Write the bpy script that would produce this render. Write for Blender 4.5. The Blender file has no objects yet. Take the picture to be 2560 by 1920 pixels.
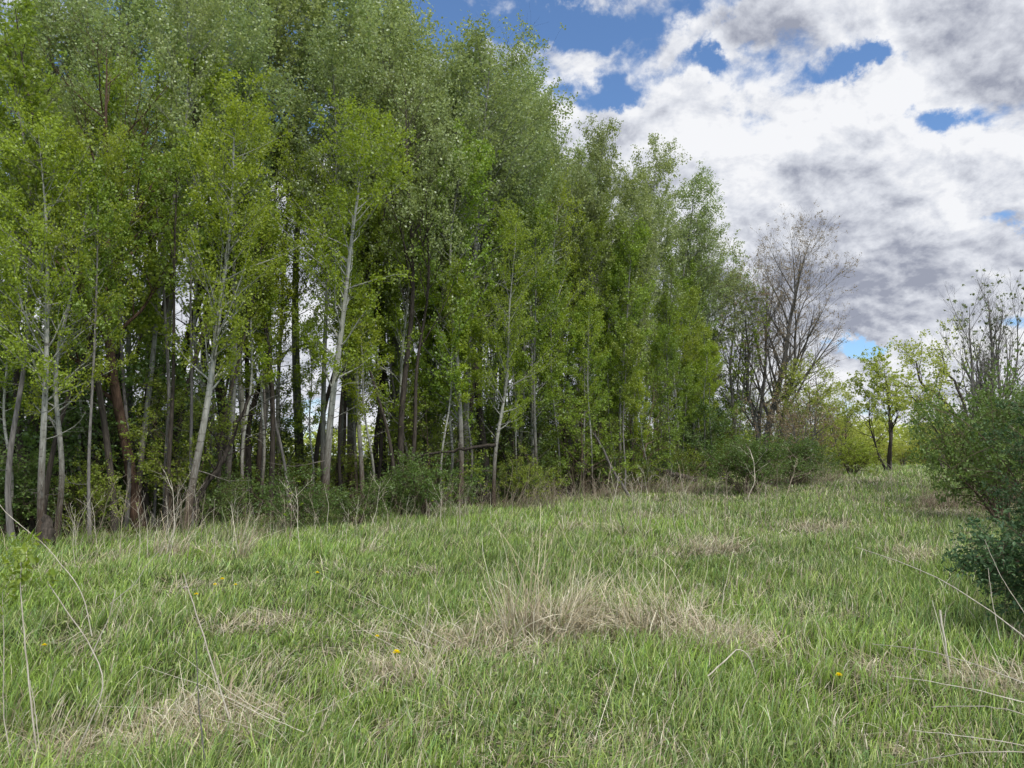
import bpy, math, random
import numpy as np
from mathutils import Vector, Matrix
R = math.radians
scene = bpy.context.scene
COL = scene.collection
rng = np.random.default_rng(7)
random.seed(7)

# ---------------------------------------------------------------- camera model
W0, H0, F = 2560.0, 1920.0, 1775.0
HOR = 1140.0
PITCH = math.atan((HOR - H0/2)/F)
CAMZ = 1.6

def ss(a, b, x):
    t = np.clip((np.asarray(x, float)-a)/(b-a), 0, 1)
    return t*t*(3-2*t)

def _hash(i, j, s):
    h = (i*374761393 + j*668265263 + s*1442695041) & 0xffffffff
    h = ((h ^ (h >> 13))*1274126177) & 0xffffffff
    return ((h ^ (h >> 16)) & 0xffff)/65535.0

def vnoise(x, y, s=0):
    x = np.asarray(x, float); y = np.asarray(y, float)
    xi = np.floor(x).astype(np.int64); yi = np.floor(y).astype(np.int64)
    fx = x-xi; fy = y-yi
    fx = fx*fx*(3-2*fx); fy = fy*fy*(3-2*fy)
    a = _hash(xi, yi, s); b = _hash(xi+1, yi, s); c = _hash(xi, yi+1, s); d = _hash(xi+1, yi+1, s)
    return (a*(1-fx)+b*fx)*(1-fy)+(c*(1-fx)+d*fx)*fy

def ground(x, y):
    x = np.asarray(x, float); y = np.asarray(y, float)
    z = 0.85*ss(15, 42, y)*ss(2, 16, x)
    z = z - 0.9*ss(50, 90, y)*ss(2, 16, x)
    near = 1-ss(60, 120, np.hypot(x, y))
    z = z + near*(0.10*(vnoise(x*0.35, y*0.35, 3)-0.5)+0.05*(vnoise(x*1.3, y*1.3, 4)-0.5))
    return z

def gz(x, y):
    return float(ground(x, y))

def ray(px, py):
    u = (px-W0/2)/F; v = (H0/2-py)/F
    c, s = math.cos(PITCH), math.sin(PITCH)
    return u, c-s*v, s+c*v            # world x, y, z

def at(px, py):
    u, dy, dz = ray(px, py)
    lo = 1.0
    Y = 1.0
    while Y < 140:
        if CAMZ+dz/dy*Y < gz(u/dy*Y, Y):
            break
        lo = Y; Y += 0.25
    hi = Y
    for _ in range(20):
        m = (lo+hi)/2
        if CAMZ+dz/dy*m < gz(u/dy*m, m): hi = m
        else: lo = m
    return Vector((u/dy*hi, hi, gz(u/dy*hi, hi)))

def pt(px, py, Y):
    u, dy, dz = ray(px, py)
    return Vector((u/dy*Y, Y, CAMZ+dz/dy*Y))

EDGE_X = np.array([-40, -15, -8.6, -6.8, -5.3, -2.0, 0.0, 6.8, 12, 16])
EDGE_Y = np.array([4, 9.5, 12.3, 13.6, 18.0, 20.0, 23.0, 30.5, 38, 47])
def edge(x):
    return np.interp(x, EDGE_X, EDGE_Y)

# ---------------------------------------------------------------- object helpers
def tag(o, label=None, cat=None, group=None, kind=None):
    if label: o['label'] = label
    if cat: o['category'] = cat
    if group: o['group'] = group
    if kind: o['kind'] = kind
    return o

def empty(name, loc=(0, 0, 0)):
    o = bpy.data.objects.new(name, None)
    o.empty_display_size = 0.2
    o.location = loc
    COL.objects.link(o)
    return o

def copy_tree(root):
    c = root.copy(); COL.objects.link(c)
    for ch in root.children:
        d = ch.copy(); COL.objects.link(d); d.parent = c
        for g in ch.children:
            e = g.copy(); COL.objects.link(e); e.parent = d
    return c

class NP:
    """collects vertices / quads / tris in numpy, one material index per batch"""
    def __init__(s):
        s.V = []; s.Q = []; s.T = []; s.qm = []; s.tm = []; s.qr = []; s.tr = []; s.C = []; s.n = 0
    def add(s, V, Q=None, T=None, mat=0, rq=None, rt=None, col=None):
        V = np.asarray(V, float).reshape(-1, 3)
        if Q is not None and len(Q):
            s.Q.append(np.asarray(Q)+s.n); s.qm.append(np.full(len(Q), mat))
            s.qr.append(rq if rq is not None else np.full(len(Q), 0.5))
        if T is not None and len(T):
            s.T.append(np.asarray(T)+s.n); s.tm.append(np.full(len(T), mat))
            s.tr.append(rt if rt is not None else np.full(len(T), 0.5))
        s.V.append(V)
        if col is not None: s.C.append(col)
        s.n += len(V)
    def build(s, name, mats, parent=None, smooth=False, loc=None):
        V = np.concatenate(s.V)
        nq = sum(len(q) for q in s.Q); nt = sum(len(t) for t in s.T)
        idx = []
        if nq: idx.append(np.concatenate(s.Q).ravel())
        if nt: idx.append(np.concatenate(s.T).ravel())
        idx = np.concatenate(idx).astype(np.int32)
        me = bpy.data.meshes.new(name)
        me.vertices.add(len(V)); me.vertices.foreach_set('co', V.astype(np.float32).ravel())
        me.loops.add(len(idx)); me.loops.foreach_set('vertex_index', idx)
        me.polygons.add(nq+nt)
        st = np.concatenate([np.arange(nq)*4, nq*4+np.arange(nt)*3]).astype(np.int32)
        me.polygons.foreach_set('loop_start', st)
        mi = np.concatenate((s.qm or [np.zeros(0)])+(s.tm or [np.zeros(0)])).astype(np.int32)
        for m in mats: me.materials.append(m)
        me.polygons.foreach_set('material_index', mi)
        if smooth: me.polygons.foreach_set('use_smooth', np.ones(nq+nt, bool))
        me.update(calc_edges=True)
        a = me.attributes.new('rnd', 'FLOAT', 'FACE')
        a.data.foreach_set('value', np.concatenate((s.qr or [np.zeros(0)])+(s.tr or [np.zeros(0)])).astype(np.float32))
        if s.C:
            C = np.concatenate(s.C).astype(np.float32)
            if C.shape[1] == 3: C = np.concatenate([C, np.ones((len(C), 1), np.float32)], 1)
            ca = me.attributes.new('tint', 'FLOAT_COLOR', 'POINT')
            ca.data.foreach_set('color', C.ravel())
        o = bpy.data.objects.new(name, me)
        COL.objects.link(o)
        if parent is not None: o.parent = parent
        if loc is not None: o.location = loc
        return o

def norm(a):
    return a/np.maximum(np.linalg.norm(a, axis=-1, keepdims=True), 1e-9)

def tubes(m, P, Rr, sides=5, mat=0, cap=False):
    """P (n,k,3) R (n,k)"""
    P = np.asarray(P, float); Rr = np.asarray(Rr, float)
    if P.ndim == 2: P = P[None]; Rr = Rr[None]
    n, k, _ = P.shape
    T = norm(np.gradient(P, axis=1))
    mt = norm(T.mean(1))
    ref = np.where((np.abs(mt[:, 2:3]) < 0.8), np.array([[0, 0, 1.0]]), np.array([[1.0, 0, 0]]))
    U = norm(np.cross(T, ref[:, None, :])); Vv = np.cross(T, U)
    a = np.arange(sides)*2*np.pi/sides
    ring = (U[:, :, None, :]*np.cos(a)[None, None, :, None]+Vv[:, :, None, :]*np.sin(a)[None, None, :, None])
    V = P[:, :, None, :]+ring*Rr[:, :, None, None]
    base = (np.arange(n)[:, None, None]*k+np.arange(k-1)[None, :, None])*sides
    j = np.arange(sides)[None, None, :]; j2 = (j+1) % sides
    Q = np.stack([base+j, base+j2, base+sides+j2, base+sides+j], -1).reshape(-1, 4)
    m.add(V.reshape(-1, 3), Q, mat=mat, rq=np.repeat(rng.random(n), (k-1)*sides))

def sample(P, s):
    """P (n,k,3), s (n,) -> points, tangents"""
    n, k, _ = P.shape
    f = np.clip(s, 0, 0.9999)*(k-1); i = f.astype(int); t = (f-i)[:, None]
    a = P[np.arange(n), i]; b = P[np.arange(n), i+1]
    return a*(1-t)+b*t, norm(b-a)

def grow(P, Rr, c, s0, s1, length, ang, up, k=6, wob=0.12, rr=0.5, prof=None, spw=1.0, rmin=0.003):
    """grow c children from every parent path; returns child paths, radii, s-values"""
    n = len(P)
    rep = np.repeat(np.arange(n), c); N = len(rep)
    s = s0+(s1-s0)*(((np.tile(np.arange(c), n)+rng.random(N))/c)**spw)
    st, tn = sample(P[rep], s)
    kk = P.shape[1]
    rad = Rr[rep, np.clip((s*(kk-1)).astype(int), 0, kk-1)]*rr
    rad = np.maximum(rad, rmin)
    L = length*(prof(s) if prof is not None else np.ones(N))*rng.uniform(0.65, 1.3, N)
    rv = rng.normal(size=(N, 3)); rv -= (rv*tn).sum(1, keepdims=True)*tn; rv = norm(rv)
    a = np.radians(ang*rng.uniform(0.7, 1.3, N))[:, None]
    d = norm(np.cos(a)*tn+np.sin(a)*rv)
    C = np.zeros((N, k, 3)); C[:, 0] = st
    for q in range(1, k):
        d = norm(d+np.array([0, 0, up])/k+rng.normal(size=(N, 3))*wob)
        C[:, q] = C[:, q-1]+d*(L/(k-1))[:, None]
    t = np.linspace(0, 1, k)[None]
    CR = rad[:, None]*(1-0.85*t)
    CR = np.maximum(CR, rmin*0.6)
    return C, CR, L

def leaves_on(m, P, n, size, s0=0.15, jit=0.06, mat=1, upb=0.5, w=0.8, L=None, fold=0.0, shape=4, size_var=0.35, droop=0.0):
    """n leaves scattered on paths P"""
    if L is None: L = np.linalg.norm(P[:, -1]-P[:, 0], axis=1)
    p = L/L.sum()
    per = 7
    nc = max(n//per, 1); n = nc*per
    ix = rng.choice(len(P), nc, p=p)
    s = s0+(1.0-s0)*rng.random(nc)**0.8
    c, tn = sample(P[ix], s)
    c = c+rng.normal(size=(nc, 3))*jit*0.35
    c = np.repeat(c, per, 0)+rng.normal(size=(n, 3))*jit*0.95*np.repeat(rng.uniform(0.5, 1.3, nc), per)[:, None]
    leaf_quads(m, c, size*rng.uniform(1-size_var, 1+size_var, n), mat, upb, w, shape, droop)

def leaf_quads(m, c, sz, mat=1, upb=0.5, w=0.8, shape=4, droop=0.0):
    n = len(c)
    nr = norm(rng.normal(size=(n, 3))+np.array([0, 0, upb]))
    a = rng.normal(size=(n, 3))+np.array([0, 0, -droop]); a -= (a*nr).sum(1, keepdims=True)*nr; a = norm(a)
    b = np.cross(nr, a)
    sz = sz[:, None]
    r = rng.random(n)
    if shape == 4:
        V = np.stack([c-a*sz*0.5, c+b*sz*w*0.5-a*sz*0.08, c+a*sz*0.55, c-b*sz*w*0.5-a*sz*0.08], 1)
        m.add(V.reshape(-1, 3), np.arange(n*4).reshape(n, 4), mat=mat, rq=r)
    else:
        h = nr*sz*0.10
        V = np.stack([c-a*sz*0.5, c+b*sz*w*0.42-a*sz*0.18+h, c+b*sz*w*0.40+a*sz*0.15+h, c+a*sz*0.55,
                      c-b*sz*w*0.40+a*sz*0.15+h, c-b*sz*w*0.42-a*sz*0.18+h], 1)
        i = np.arange(n)[:, None]*6
        Q = np.concatenate([i+np.array([[0, 1, 2, 3]]), i+np.array([[0, 3, 4, 5]])])
        m.add(V.reshape(-1, 3), Q, mat=mat, rq=np.concatenate([r, r]))

# ---------------------------------------------------------------- materials
def newmat(name):
    m = bpy.data.materials.new(name); m.use_nodes = True
    nt = m.node_tree; nt.nodes.clear()
    out = nt.nodes.new('ShaderNodeOutputMaterial')
    return m, nt, out

def N(nt, typ, **kw):
    n = nt.nodes.new(typ)
    for k, v in kw.items(): setattr(n, k, v)
    return n

def leaf_mat(name, c1, c2, tr=(0.2, 0.3, 0.03), trf=0.4, gl=0.05, rough=0.45, vary=0.3):
    m, nt, out = newmat(name); L = nt.links.new
    at_ = N(nt, 'ShaderNodeAttribute', attribute_name='rnd')
    mix = N(nt, 'ShaderNodeMix', data_type='RGBA')
    mix.inputs['A'].default_value = (*c1, 1); mix.inputs['B'].default_value = (*c2, 1)
    L(at_.outputs['Fac'], mix.inputs['Factor'])
    oi = N(nt, 'ShaderNodeObjectInfo')
    hs = N(nt, 'ShaderNodeHueSaturation')
    mr = N(nt, 'ShaderNodeMapRange'); mr.inputs['To Min'].default_value = 1-vary; mr.inputs['To Max'].default_value = 1+vary
    L(oi.outputs['Random'], mr.inputs['Value']); L(mr.outputs[0], hs.inputs['Value'])
    mr2 = N(nt, 'ShaderNodeMapRange'); mr2.inputs['To Min'].default_value = 0.485; mr2.inputs['To Max'].default_value = 0.515
    wn = N(nt, 'ShaderNodeMath', operation='FRACT'); ml = N(nt, 'ShaderNodeMath', operation='MULTIPLY'); ml.inputs[1].default_value = 7.31
    L(oi.outputs['Random'], ml.inputs[0]); L(ml.outputs[0], wn.inputs[0]); L(wn.outputs[0], mr2.inputs['Value']); L(mr2.outputs[0], hs.inputs['Hue'])
    L(mix.outputs['Result'], hs.inputs['Color'])
    df = N(nt, 'ShaderNodeBsdfDiffuse'); ts = N(nt, 'ShaderNodeBsdfTranslucent'); g = N(nt, 'ShaderNodeBsdfGlossy')
    g.inputs['Roughness'].default_value = rough; g.inputs['Color'].default_value = (0.9, 0.95, 1, 1)
    L(hs.outputs['Color'], df.inputs['Color'])
    mt = N(nt, 'ShaderNodeMix', data_type='RGBA', blend_type='MIX'); mt.inputs['Factor'].default_value = 0.6
    mt.inputs['B'].default_value = (*tr, 1); L(hs.outputs['Color'], mt.inputs['A']); L(mt.outputs['Result'], ts.inputs['Color'])
    s1 = N(nt, 'ShaderNodeMixShader'); s1.inputs[0].default_value = trf
    L(df.outputs[0], s1.inputs[1]); L(ts.outputs[0], s1.inputs[2])
    s2 = N(nt, 'ShaderNodeMixShader'); s2.inputs[0].default_value = gl
    L(s1.outputs[0], s2.inputs[1]); L(g.outputs[0], s2.inputs[2]); L(s2.outputs[0], out.inputs['Surface'])
    return m

def bark_mat(name, c1, c2, dark, band=0.0, base_dark=None, zs=6.0, sc=14.0):
    """noise bark; band>0 adds horizontal dark marks (aspen); base_dark darkens the foot"""
    m, nt, out = newmat(name); L = nt.links.new
    tc = N(nt, 'ShaderNodeTexCoord')
    mp = N(nt, 'ShaderNodeMapping'); mp.inputs['Scale'].default_value = (sc, sc, sc/zs)
    L(tc.outputs['Object'], mp.inputs['Vector'])
    n1 = N(nt, 'ShaderNodeTexNoise'); n1.inputs['Scale'].default_value = 1.6; n1.inputs['Detail'].default_value = 6
    L(mp.outputs[0], n1.inputs['Vector'])
    cr = N(nt, 'ShaderNodeValToRGB')
    cr.color_ramp.elements[0].position = 0.35; cr.color_ramp.elements[0].color = (*c1, 1)
    cr.color_ramp.elements[1].position = 0.68; cr.color_ramp.elements[1].color = (*c2, 1)
    L(n1.outputs['Fac'], cr.inputs['Fac'])
    col = cr.outputs['Color']
    if band:
        mp2 = N(nt, 'ShaderNodeMapping'); mp2.inputs['Scale'].default_value = (2.2, 2.2, 9)
        L(tc.outputs['Object'], mp2.inputs['Vector'])
        n2 = N(nt, 'ShaderNodeTexNoise'); n2.inputs['Scale'].default_value = 1.7; n2.inputs['Detail'].default_value = 4; n2.inputs['Roughness'].default_value = 0.65
        L(mp2.outputs[0], n2.inputs['Vector'])
        r2 = N(nt, 'ShaderNodeValToRGB'); r2.color_ramp.elements[0].position = 0.56; r2.color_ramp.elements[1].position = 0.66
        L(n2.outputs['Fac'], r2.inputs['Fac'])
        mx = N(nt, 'ShaderNodeMix', data_type='RGBA'); mx.inputs['B'].default_value = (*dark, 1)
        ml = N(nt, 'ShaderNodeMath', operation='MULTIPLY'); ml.inputs[1].default_value = band
        L(r2.outputs['Color'], ml.inputs[0]); L(ml.outputs[0], mx.inputs['Factor']); L(col, mx.inputs['A'])
        col = mx.outputs['Result']
    if base_dark:
        sp = N(nt, 'ShaderNodeSeparateXYZ'); L(tc.outputs['Object'], sp.inputs[0])
        ad = N(nt, 'ShaderNodeMath', operation='ADD'); L(sp.outputs['Z'], ad.inputs[0])
        n3 = N(nt, 'ShaderNodeTexNoise'); n3.inputs['Scale'].default_value = 3.0; n3.inputs['Detail'].default_value = 5
        L(mp.outputs[0], n3.inputs['Vector'])
        m3 = N(nt, 'ShaderNodeMath', operation='MULTIPLY'); m3.inputs[1].default_value = 2.5
        L(n3.outputs['Fac'], m3.inputs[0]); L(m3.outputs[0], ad.inputs[1])
        mr = N(nt, 'ShaderNodeMapRange'); mr.inputs['From Min'].default_value = base_dark; mr.inputs['From Max'].default_value = base_dark+2.0
        mr.inputs['To Min'].default_value = 1; mr.inputs['To Max'].default_value = 0
        L(ad.outputs[0], mr.inputs['Value'])
        mx = N(nt, 'ShaderNodeMix', data_type='RGBA'); mx.inputs['B'].default_value = (0.085, 0.062, 0.045, 1)
        L(mr.outputs[0], mx.inputs['Factor']); L(col, mx.inputs['A']); col = mx.outputs['Result']
    oi = N(nt, 'ShaderNodeObjectInfo'); hs = N(nt, 'ShaderNodeHueSaturation')
    mr = N(nt, 'ShaderNodeMapRange'); mr.inputs['To Min'].default_value = 0.7; mr.inputs['To Max'].default_value = 1.2
    L(oi.outputs['Random'], mr.inputs['Value']); L(mr.outputs[0], hs.inputs['Value']); L(col, hs.inputs['Color'])
    b = N(nt, 'ShaderNodeBsdfPrincipled'); b.inputs['Roughness'].default_value = 0.85
    b.inputs['Specular IOR Level'].default_value = 0.2
    L(hs.outputs['Color'], b.inputs['Base Color'])
    bp = N(nt, 'ShaderNodeBump'); bp.inputs['Strength'].default_value = 0.6; bp.inputs['Distance'].default_value = 0.02
    L(n1.outputs['Fac'], bp.inputs['Height']); L(bp.outputs[0], b.inputs['Normal'])
    L(b.outputs[0], out.inputs['Surface'])
    return m

def tint_mat(name, trf=0.3, gl=0.06, rough=0.4):
    m, nt, out = newmat(name); L = nt.links.new
    a = N(nt, 'ShaderNodeAttribute', attribute_name='tint')
    df = N(nt, 'ShaderNodeBsdfDiffuse'); ts = N(nt, 'ShaderNodeBsdfTranslucent'); g = N(nt, 'ShaderNodeBsdfGlossy')
    g.inputs['Roughness'].default_value = rough
    L(a.outputs['Color'], df.inputs['Color']); L(a.outputs['Color'], ts.inputs['Color'])
    s1 = N(nt, 'ShaderNodeMixShader'); s1.inputs[0].default_value = trf
    L(df.outputs[0], s1.inputs[1]); L(ts.outputs[0], s1.inputs[2])
    s2 = N(nt, 'ShaderNodeMixShader'); s2.inputs[0].default_value = gl
    L(s1.outputs[0], s2.inputs[1]); L(g.outputs[0], s2.inputs[2]); L(s2.outputs[0], out.inputs['Surface'])
    return m

LF_TALL = leaf_mat('leaf_grey_green', (0.215, 0.280, 0.080), (0.37, 0.44, 0.155), (0.40, 0.48, 0.12), 0.44, 0.05, vary=0.15)
LF_FRONT = leaf_mat('leaf_yellow_green', (0.225, 0.310, 0.020), (0.38, 0.47, 0.045), (0.44, 0.54, 0.03), 0.48, 0.03, vary=0.15)
LF_MID = leaf_mat('leaf_mid_green', (0.170, 0.250, 0.025), (0.30, 0.39, 0.055), (0.34, 0.44, 0.03), 0.45, 0.03, vary=0.2)
LF_SHRUB = leaf_mat('leaf_shrub', (0.080, 0.145, 0.028), (0.17, 0.26, 0.060), (0.16, 0.26, 0.03), 0.38, 0.03, vary=0.25)
LF_DARK = leaf_mat('leaf_dark_bluish', (0.050, 0.105, 0.045), (0.12, 0.20, 0.080), (0.08, 0.16, 0.04), 0.28, 0.02, vary=0.15)
LF_TAN = leaf_mat('leaf_bronze', (0.36, 0.25, 0.14), (0.46, 0.38, 0.20), (0.30, 0.25, 0.10), 0.4, 0.04)
LF_FAR = leaf_mat('leaf_far_yellow', (0.34, 0.41, 0.07), (0.52, 0.56, 0.13), (0.55, 0.60, 0.08), 0.50, 0.02, vary=0.1)
LF_PALE = leaf_mat('leaf_pale_bud', (0.26, 0.30, 0.14), (0.36, 0.38, 0.20), (0.3, 0.35, 0.12), 0.35, 0.04)
BK_ASPEN = bark_mat('bark_aspen', (0.25, 0.25, 0.21), (0.42, 0.42, 0.37), (0.06, 0.055, 0.045), band=0.85, base_dark=1.9, zs=5)
BK_TALL = bark_mat('bark_tall', (0.14, 0.14, 0.12), (0.26, 0.26, 0.225), (0.05, 0.045, 0.04), band=0.75, base_dark=2.4, zs=5)
BK_DARK = bark_mat('bark_dark', (0.028, 0.023, 0.018), (0.085, 0.070, 0.055), (0.02, 0.02, 0.02), zs=7, sc=18)
BK_RED = bark_mat('bark_red', (0.06, 0.036, 0.024), (0.15, 0.095, 0.065), (0.02, 0.02, 0.02), zs=7, sc=16)
BK_GREY = bark_mat('bark_grey', (0.11, 0.10, 0.09), (0.23, 0.215, 0.195), (0.02, 0.02, 0.02), zs=6, sc=20)
BK_BROWN = bark_mat('bark_brown', (0.09, 0.065, 0.045), (0.20, 0.15, 0.105), (0.02, 0.02, 0.02), zs=6, sc=20)
GRASS = tint_mat('grass_blade', 0.34, 0.045, 0.38)
STRAW = tint_mat('straw', 0.2, 0.04, 0.5)
STALK = bark_mat('dead_stalk', (0.46, 0.41, 0.32), (0.70, 0.64, 0.52), (0.1, 0.1, 0.1), zs=8, sc=30)
STALKB = bark_mat('dead_stalk_brown', (0.24, 0.19, 0.14), (0.46, 0.39, 0.29), (0.1, 0.1, 0.1), zs=8, sc=30)

# ---------------------------------------------------------------- trees
def trunk_path(H, wob, seed, k=26, lean=(0, 0), bend=None):
    r = np.random.default_rng(seed)
    t = np.linspace(0, 1, k)
    P = np.zeros((k, 3)); P[:, 2] = t*H
    for ax in (0, 1):
        for f in (1.0, 2.1, 4.3):
            P[:, ax] += wob*H/f*r.normal()*np.sin(t*np.pi*f+r.uniform(0, 6))
        P[:, ax] -= P[0, ax]
        P[:, ax] += lean[ax]*t*H
    return P

def make_aspen(H, r0, cb, nprim, lmax, nsec, nleaf, lsize, seed, leafm, barkm, ang=52, up=0.55, wob=0.012, jit=0.07, shape=None, fork=False, extra_low=3):
    root = empty('aspen_tree')
    P = trunk_path(H, wob, seed)[None]
    t = np.linspace(0, 1, P.shape[1])
    Rt = (r0*(1-t)**0.85+0.008)*(1+0.55*np.exp(-t*H/0.25))
    Rt = Rt[None]
    if fork:
        q = int(0.35*P.shape[1])
        c, cr, _ = grow(P, Rt, 1, 0.34, 0.4, H*0.55, 14, 0.3, k=26, wob=0.02, rr=0.75)
        Pall = np.concatenate([P, c]); Rall = np.concatenate([Rt, cr])
    else:
        Pall, Rall = P, Rt
    m = NP(); tubes(m, Pall, Rall, 10)
    prof = shape or (lambda s: 0.30+0.70*np.sin(np.clip((s-cb)/(1.0-cb), 0, 1)**0.75*np.pi*0.93+0.12))
    P1, R1, L1 = grow(Pall, Rall, nprim, cb, 0.985, lmax, ang, up, k=7, wob=0.10, rr=0.38, prof=prof, spw=0.85, rmin=0.006)
    tubes(m, P1, np.minimum(R1, 0.045), 5)
    if extra_low:   # bare dead snags under the crown
        P0, R0, _ = grow(P, Rt, extra_low, 0.12, cb+0.05, lmax*0.7, 70, -0.1, k=6, wob=0.2, rr=0.16, rmin=0.006)
        tubes(m, P0, R0, 4)
        P0b, R0b, _ = grow(P0, R0, 4, 0.3, 1, lmax*0.25, 45, 0.0, k=4, wob=0.25, rr=0.5)
        tubes(m, P0b, R0b, 3)
    m.build('trunk', [barkm], root, smooth=True)
    P2, R2, L2 = grow(P1, R1, nsec, 0.2, 1.0, 1.0, 38, 0.5, k=4, wob=0.16, rr=0.45, rmin=0.003,
                      prof=lambda s: lmax*0.34*(1.15-0.75*s))
    mc = NP(); tubes(mc, P2, R2, 3, mat=0)
    leaves_on(mc, P2, int(nleaf*0.85), lsize, 0.1, jit)
    leaves_on(mc, P1, int(nleaf*0.15), lsize, 0.45, jit)
    mc.build('crown', [barkm, leafm], root)
    root['H'] = H
    return root

def make_forked(H, r0, seed, stems, leafm, barkm, nleaf, lsize, n1=12, n2=6, n3=5, l1=0.30, l2=0.13, l3=0.06, ang=38, up=0.5,
                spread=0.12, name='tree', cbase=0.25, jit=0.06, tipl=0.2, wob=0.09):
    root = empty(name)
    r = np.random.default_rng(seed)
    Ps = []; Rs = []
    k = 22; t = np.linspace(0, 1, k)
    for i in range(stems):
        h = H*(1 if i == 0 else r.uniform(0.7, 0.95))
        az = i*2*np.pi/max(stems, 1)+r.uniform(-0.5, 0.5)
        P = trunk_path(h, 0.022, seed*31+i, k=k)
        sp = spread*(0.25 if i == 0 else r.uniform(0.7, 1.3))*h
        P[:, 0] += np.cos(az)*sp*(t**0.8); P[:, 1] += np.sin(az)*sp*(t**0.8)
        P[:, 0] += np.cos(az)*r0*0.7*(i > 0); P[:, 1] += np.sin(az)*r0*0.7*(i > 0)
        Ps.append(P)
        rad = r0*(1 if i == 0 else r.uniform(0.5, 0.8))
        Rs.append((rad*(1-t)**0.8+0.006)*(1+0.5*np.exp(-t*h/0.3)))
    P = np.stack(Ps); Rr = np.stack(Rs)
    m = NP(); tubes(m, P, Rr, 9)
    P1, R1, _ = grow(P, Rr, n1, cbase, 0.98, H*l1, ang, up, k=9, wob=wob, rr=0.55, prof=lambda s: 1.15-0.7*s, rmin=0.008)
    tubes(m, P1, R1, 6)
    P2, R2, _ = grow(P1, R1, n2, 0.2, 1, H*l2, ang*0.95, up, k=6, wob=wob*1.2, rr=0.55, rmin=0.005, prof=lambda s: 1.2-0.6*s)
    tubes(m, P2, R2, 4)
    m.build('trunk', [barkm], root, smooth=True)
    P3, R3, _ = grow(P2, R2, n3, 0.25, 1, H*l3, 36, 0.35, k=4, wob=0.15, rr=0.55, rmin=0.0032)
    mc = NP(); tubes(mc, P3, R3, 3, mat=0)
    if nleaf: leaves_on(mc, P3, nleaf, lsize, tipl, jit)
    mc.build('crown', [barkm, leafm], root)
    root['H'] = H
    return root

def make_shrub(H, seed, nst, leafm, barkm, nleaf, lsize, spread=0.5, name='shrub', n1=7, n2=6, jit=0.05, shape=4, upb=0.8, low=0.15, r0=0.02, wob=0.1, l1=0.4, l2=0.2, droop=-0.2):
    root = empty(name)
    r = np.random.default_rng(seed)
    k = 10; t = np.linspace(0, 1, k); Ps = []; Rs = []
    for i in range(nst):
        az = r.uniform(0, 2*np.pi); h = H*r.uniform(0.55, 0.95); sp = spread*H*r.uniform(0.1, 1)
        P = trunk_path(h, 0.03, seed*17+i, k=k)
        P[:, 0] += np.cos(az)*(sp*t**1.3+0.06*H*spread); P[:, 1] += np.sin(az)*(sp*t**1.3+0.06*H*spread)
        P[:, 2] -= 0.25*sp*t**3
        Ps.append(P); Rs.append(r0*r.uniform(0.6, 1.2)*(1-0.8*t))
    P = np.stack(Ps); Rr = np.stack(Rs)
    m = NP(); tubes(m, P, Rr, 6)
    P1, R1, _ = grow(P, Rr, n1, low, 1, H*l1, 50, 0.15+droop, k=6, wob=wob, rr=0.6, rmin=0.005, prof=lambda s: 1.1-0.6*s)
    P1[:, :, 2] = np.maximum(P1[:, :, 2], 0.05+0.1*rng.random((len(P1), 1)))
    tubes(m, P1, R1, 4)
    m.build('stem', [barkm], root, smooth=True)
    P2, R2, _ = grow(P1, R1, n2, 0.2, 1, H*l2, 45, 0.1, k=4, wob=0.15, rr=0.5, rmin=0.003)
    P2[:, :, 2] = np.maximum(P2[:, :, 2], 0.05)
    mc = NP(); tubes(mc, P2, R2, 3, mat=0)
    leaves_on(mc, P2, nleaf, lsize, 0.1, jit, shape=shape, upb=upb, w=0.6)
    mc.build('foliage', [barkm, leafm], root)
    root['H'] = H
    return root

used = set()
def place(proto, pos, h=None, top=None, rz=None, label=None, cat='tree', group=None, name=None, sx=1.0):
    """put proto (first use) or a copy of it; h = height wanted, top = world x offset of the top (lean)"""
    if proto.name in used: o = copy_tree(proto)
    else:
        o = proto
    used.add(proto.name)
    used.add(o.name)
    H = proto['H']
    s = (h/H) if h else 1.0
    rz = rng.uniform(0, 2*np.pi) if rz is None else rz
    tilt = 0.0
    if top is not None: tilt = math.atan2(top, H*s)
    M = Matrix.Translation(Vector(pos)-Vector((0, 0, 0.05))) @ Matrix.Rotation(tilt, 4, 'Y') @ Matrix.Rotation(rz, 4, 'Z') @ Matrix.Diagonal((s*sx, s*sx, s, 1))
    o.matrix_world = M
    if name: o.name = name
    for kk in ('label', 'category', 'group'):
        if kk in o: del o[kk]
    tag(o, label, cat, group)
    return o

def top_h(px_top, py_top, pos):
    p = pt(px_top, py_top, pos[1])
    return max(p.z-pos[2], 0.5), p.x-pos[0]

front = [make_aspen(9, 0.080, 0.30, 50, 2.0, 8, 15500, 0.055, 101, LF_FRONT, BK_ASPEN, ang=56),
         make_aspen(9, 0.070, 0.26, 50, 2.1, 8, 15000, 0.055, 102, LF_FRONT, BK_ASPEN, wob=0.018, ang=56),
         make_aspen(9, 0.075, 0.33, 50, 1.7, 8, 15500, 0.054, 103, LF_FRONT, BK_ASPEN, fork=True, ang=56)]
tall = [make_aspen(17, 0.135, 0.30, 74, 3.3, 9, 19000, 0.086, 111, LF_TALL, BK_TALL, ang=50, up=0.55, jit=0.11),
        make_aspen(17, 0.115, 0.26, 70, 3.0, 9, 18000, 0.086, 112, LF_TALL, BK_TALL, ang=50, up=0.6, jit=0.11),
        make_aspen(17, 0.125, 0.34, 70, 3.2, 9, 18500, 0.086, 113, LF_TALL, BK_TALL, ang=52, up=0.55, fork=True, jit=0.11),
        make_aspen(17, 0.10, 0.38, 64, 2.8, 9, 14500, 0.095, 114, LF_TALL, BK_TALL, ang=46, up=0.65, jit=0.11)]
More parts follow.
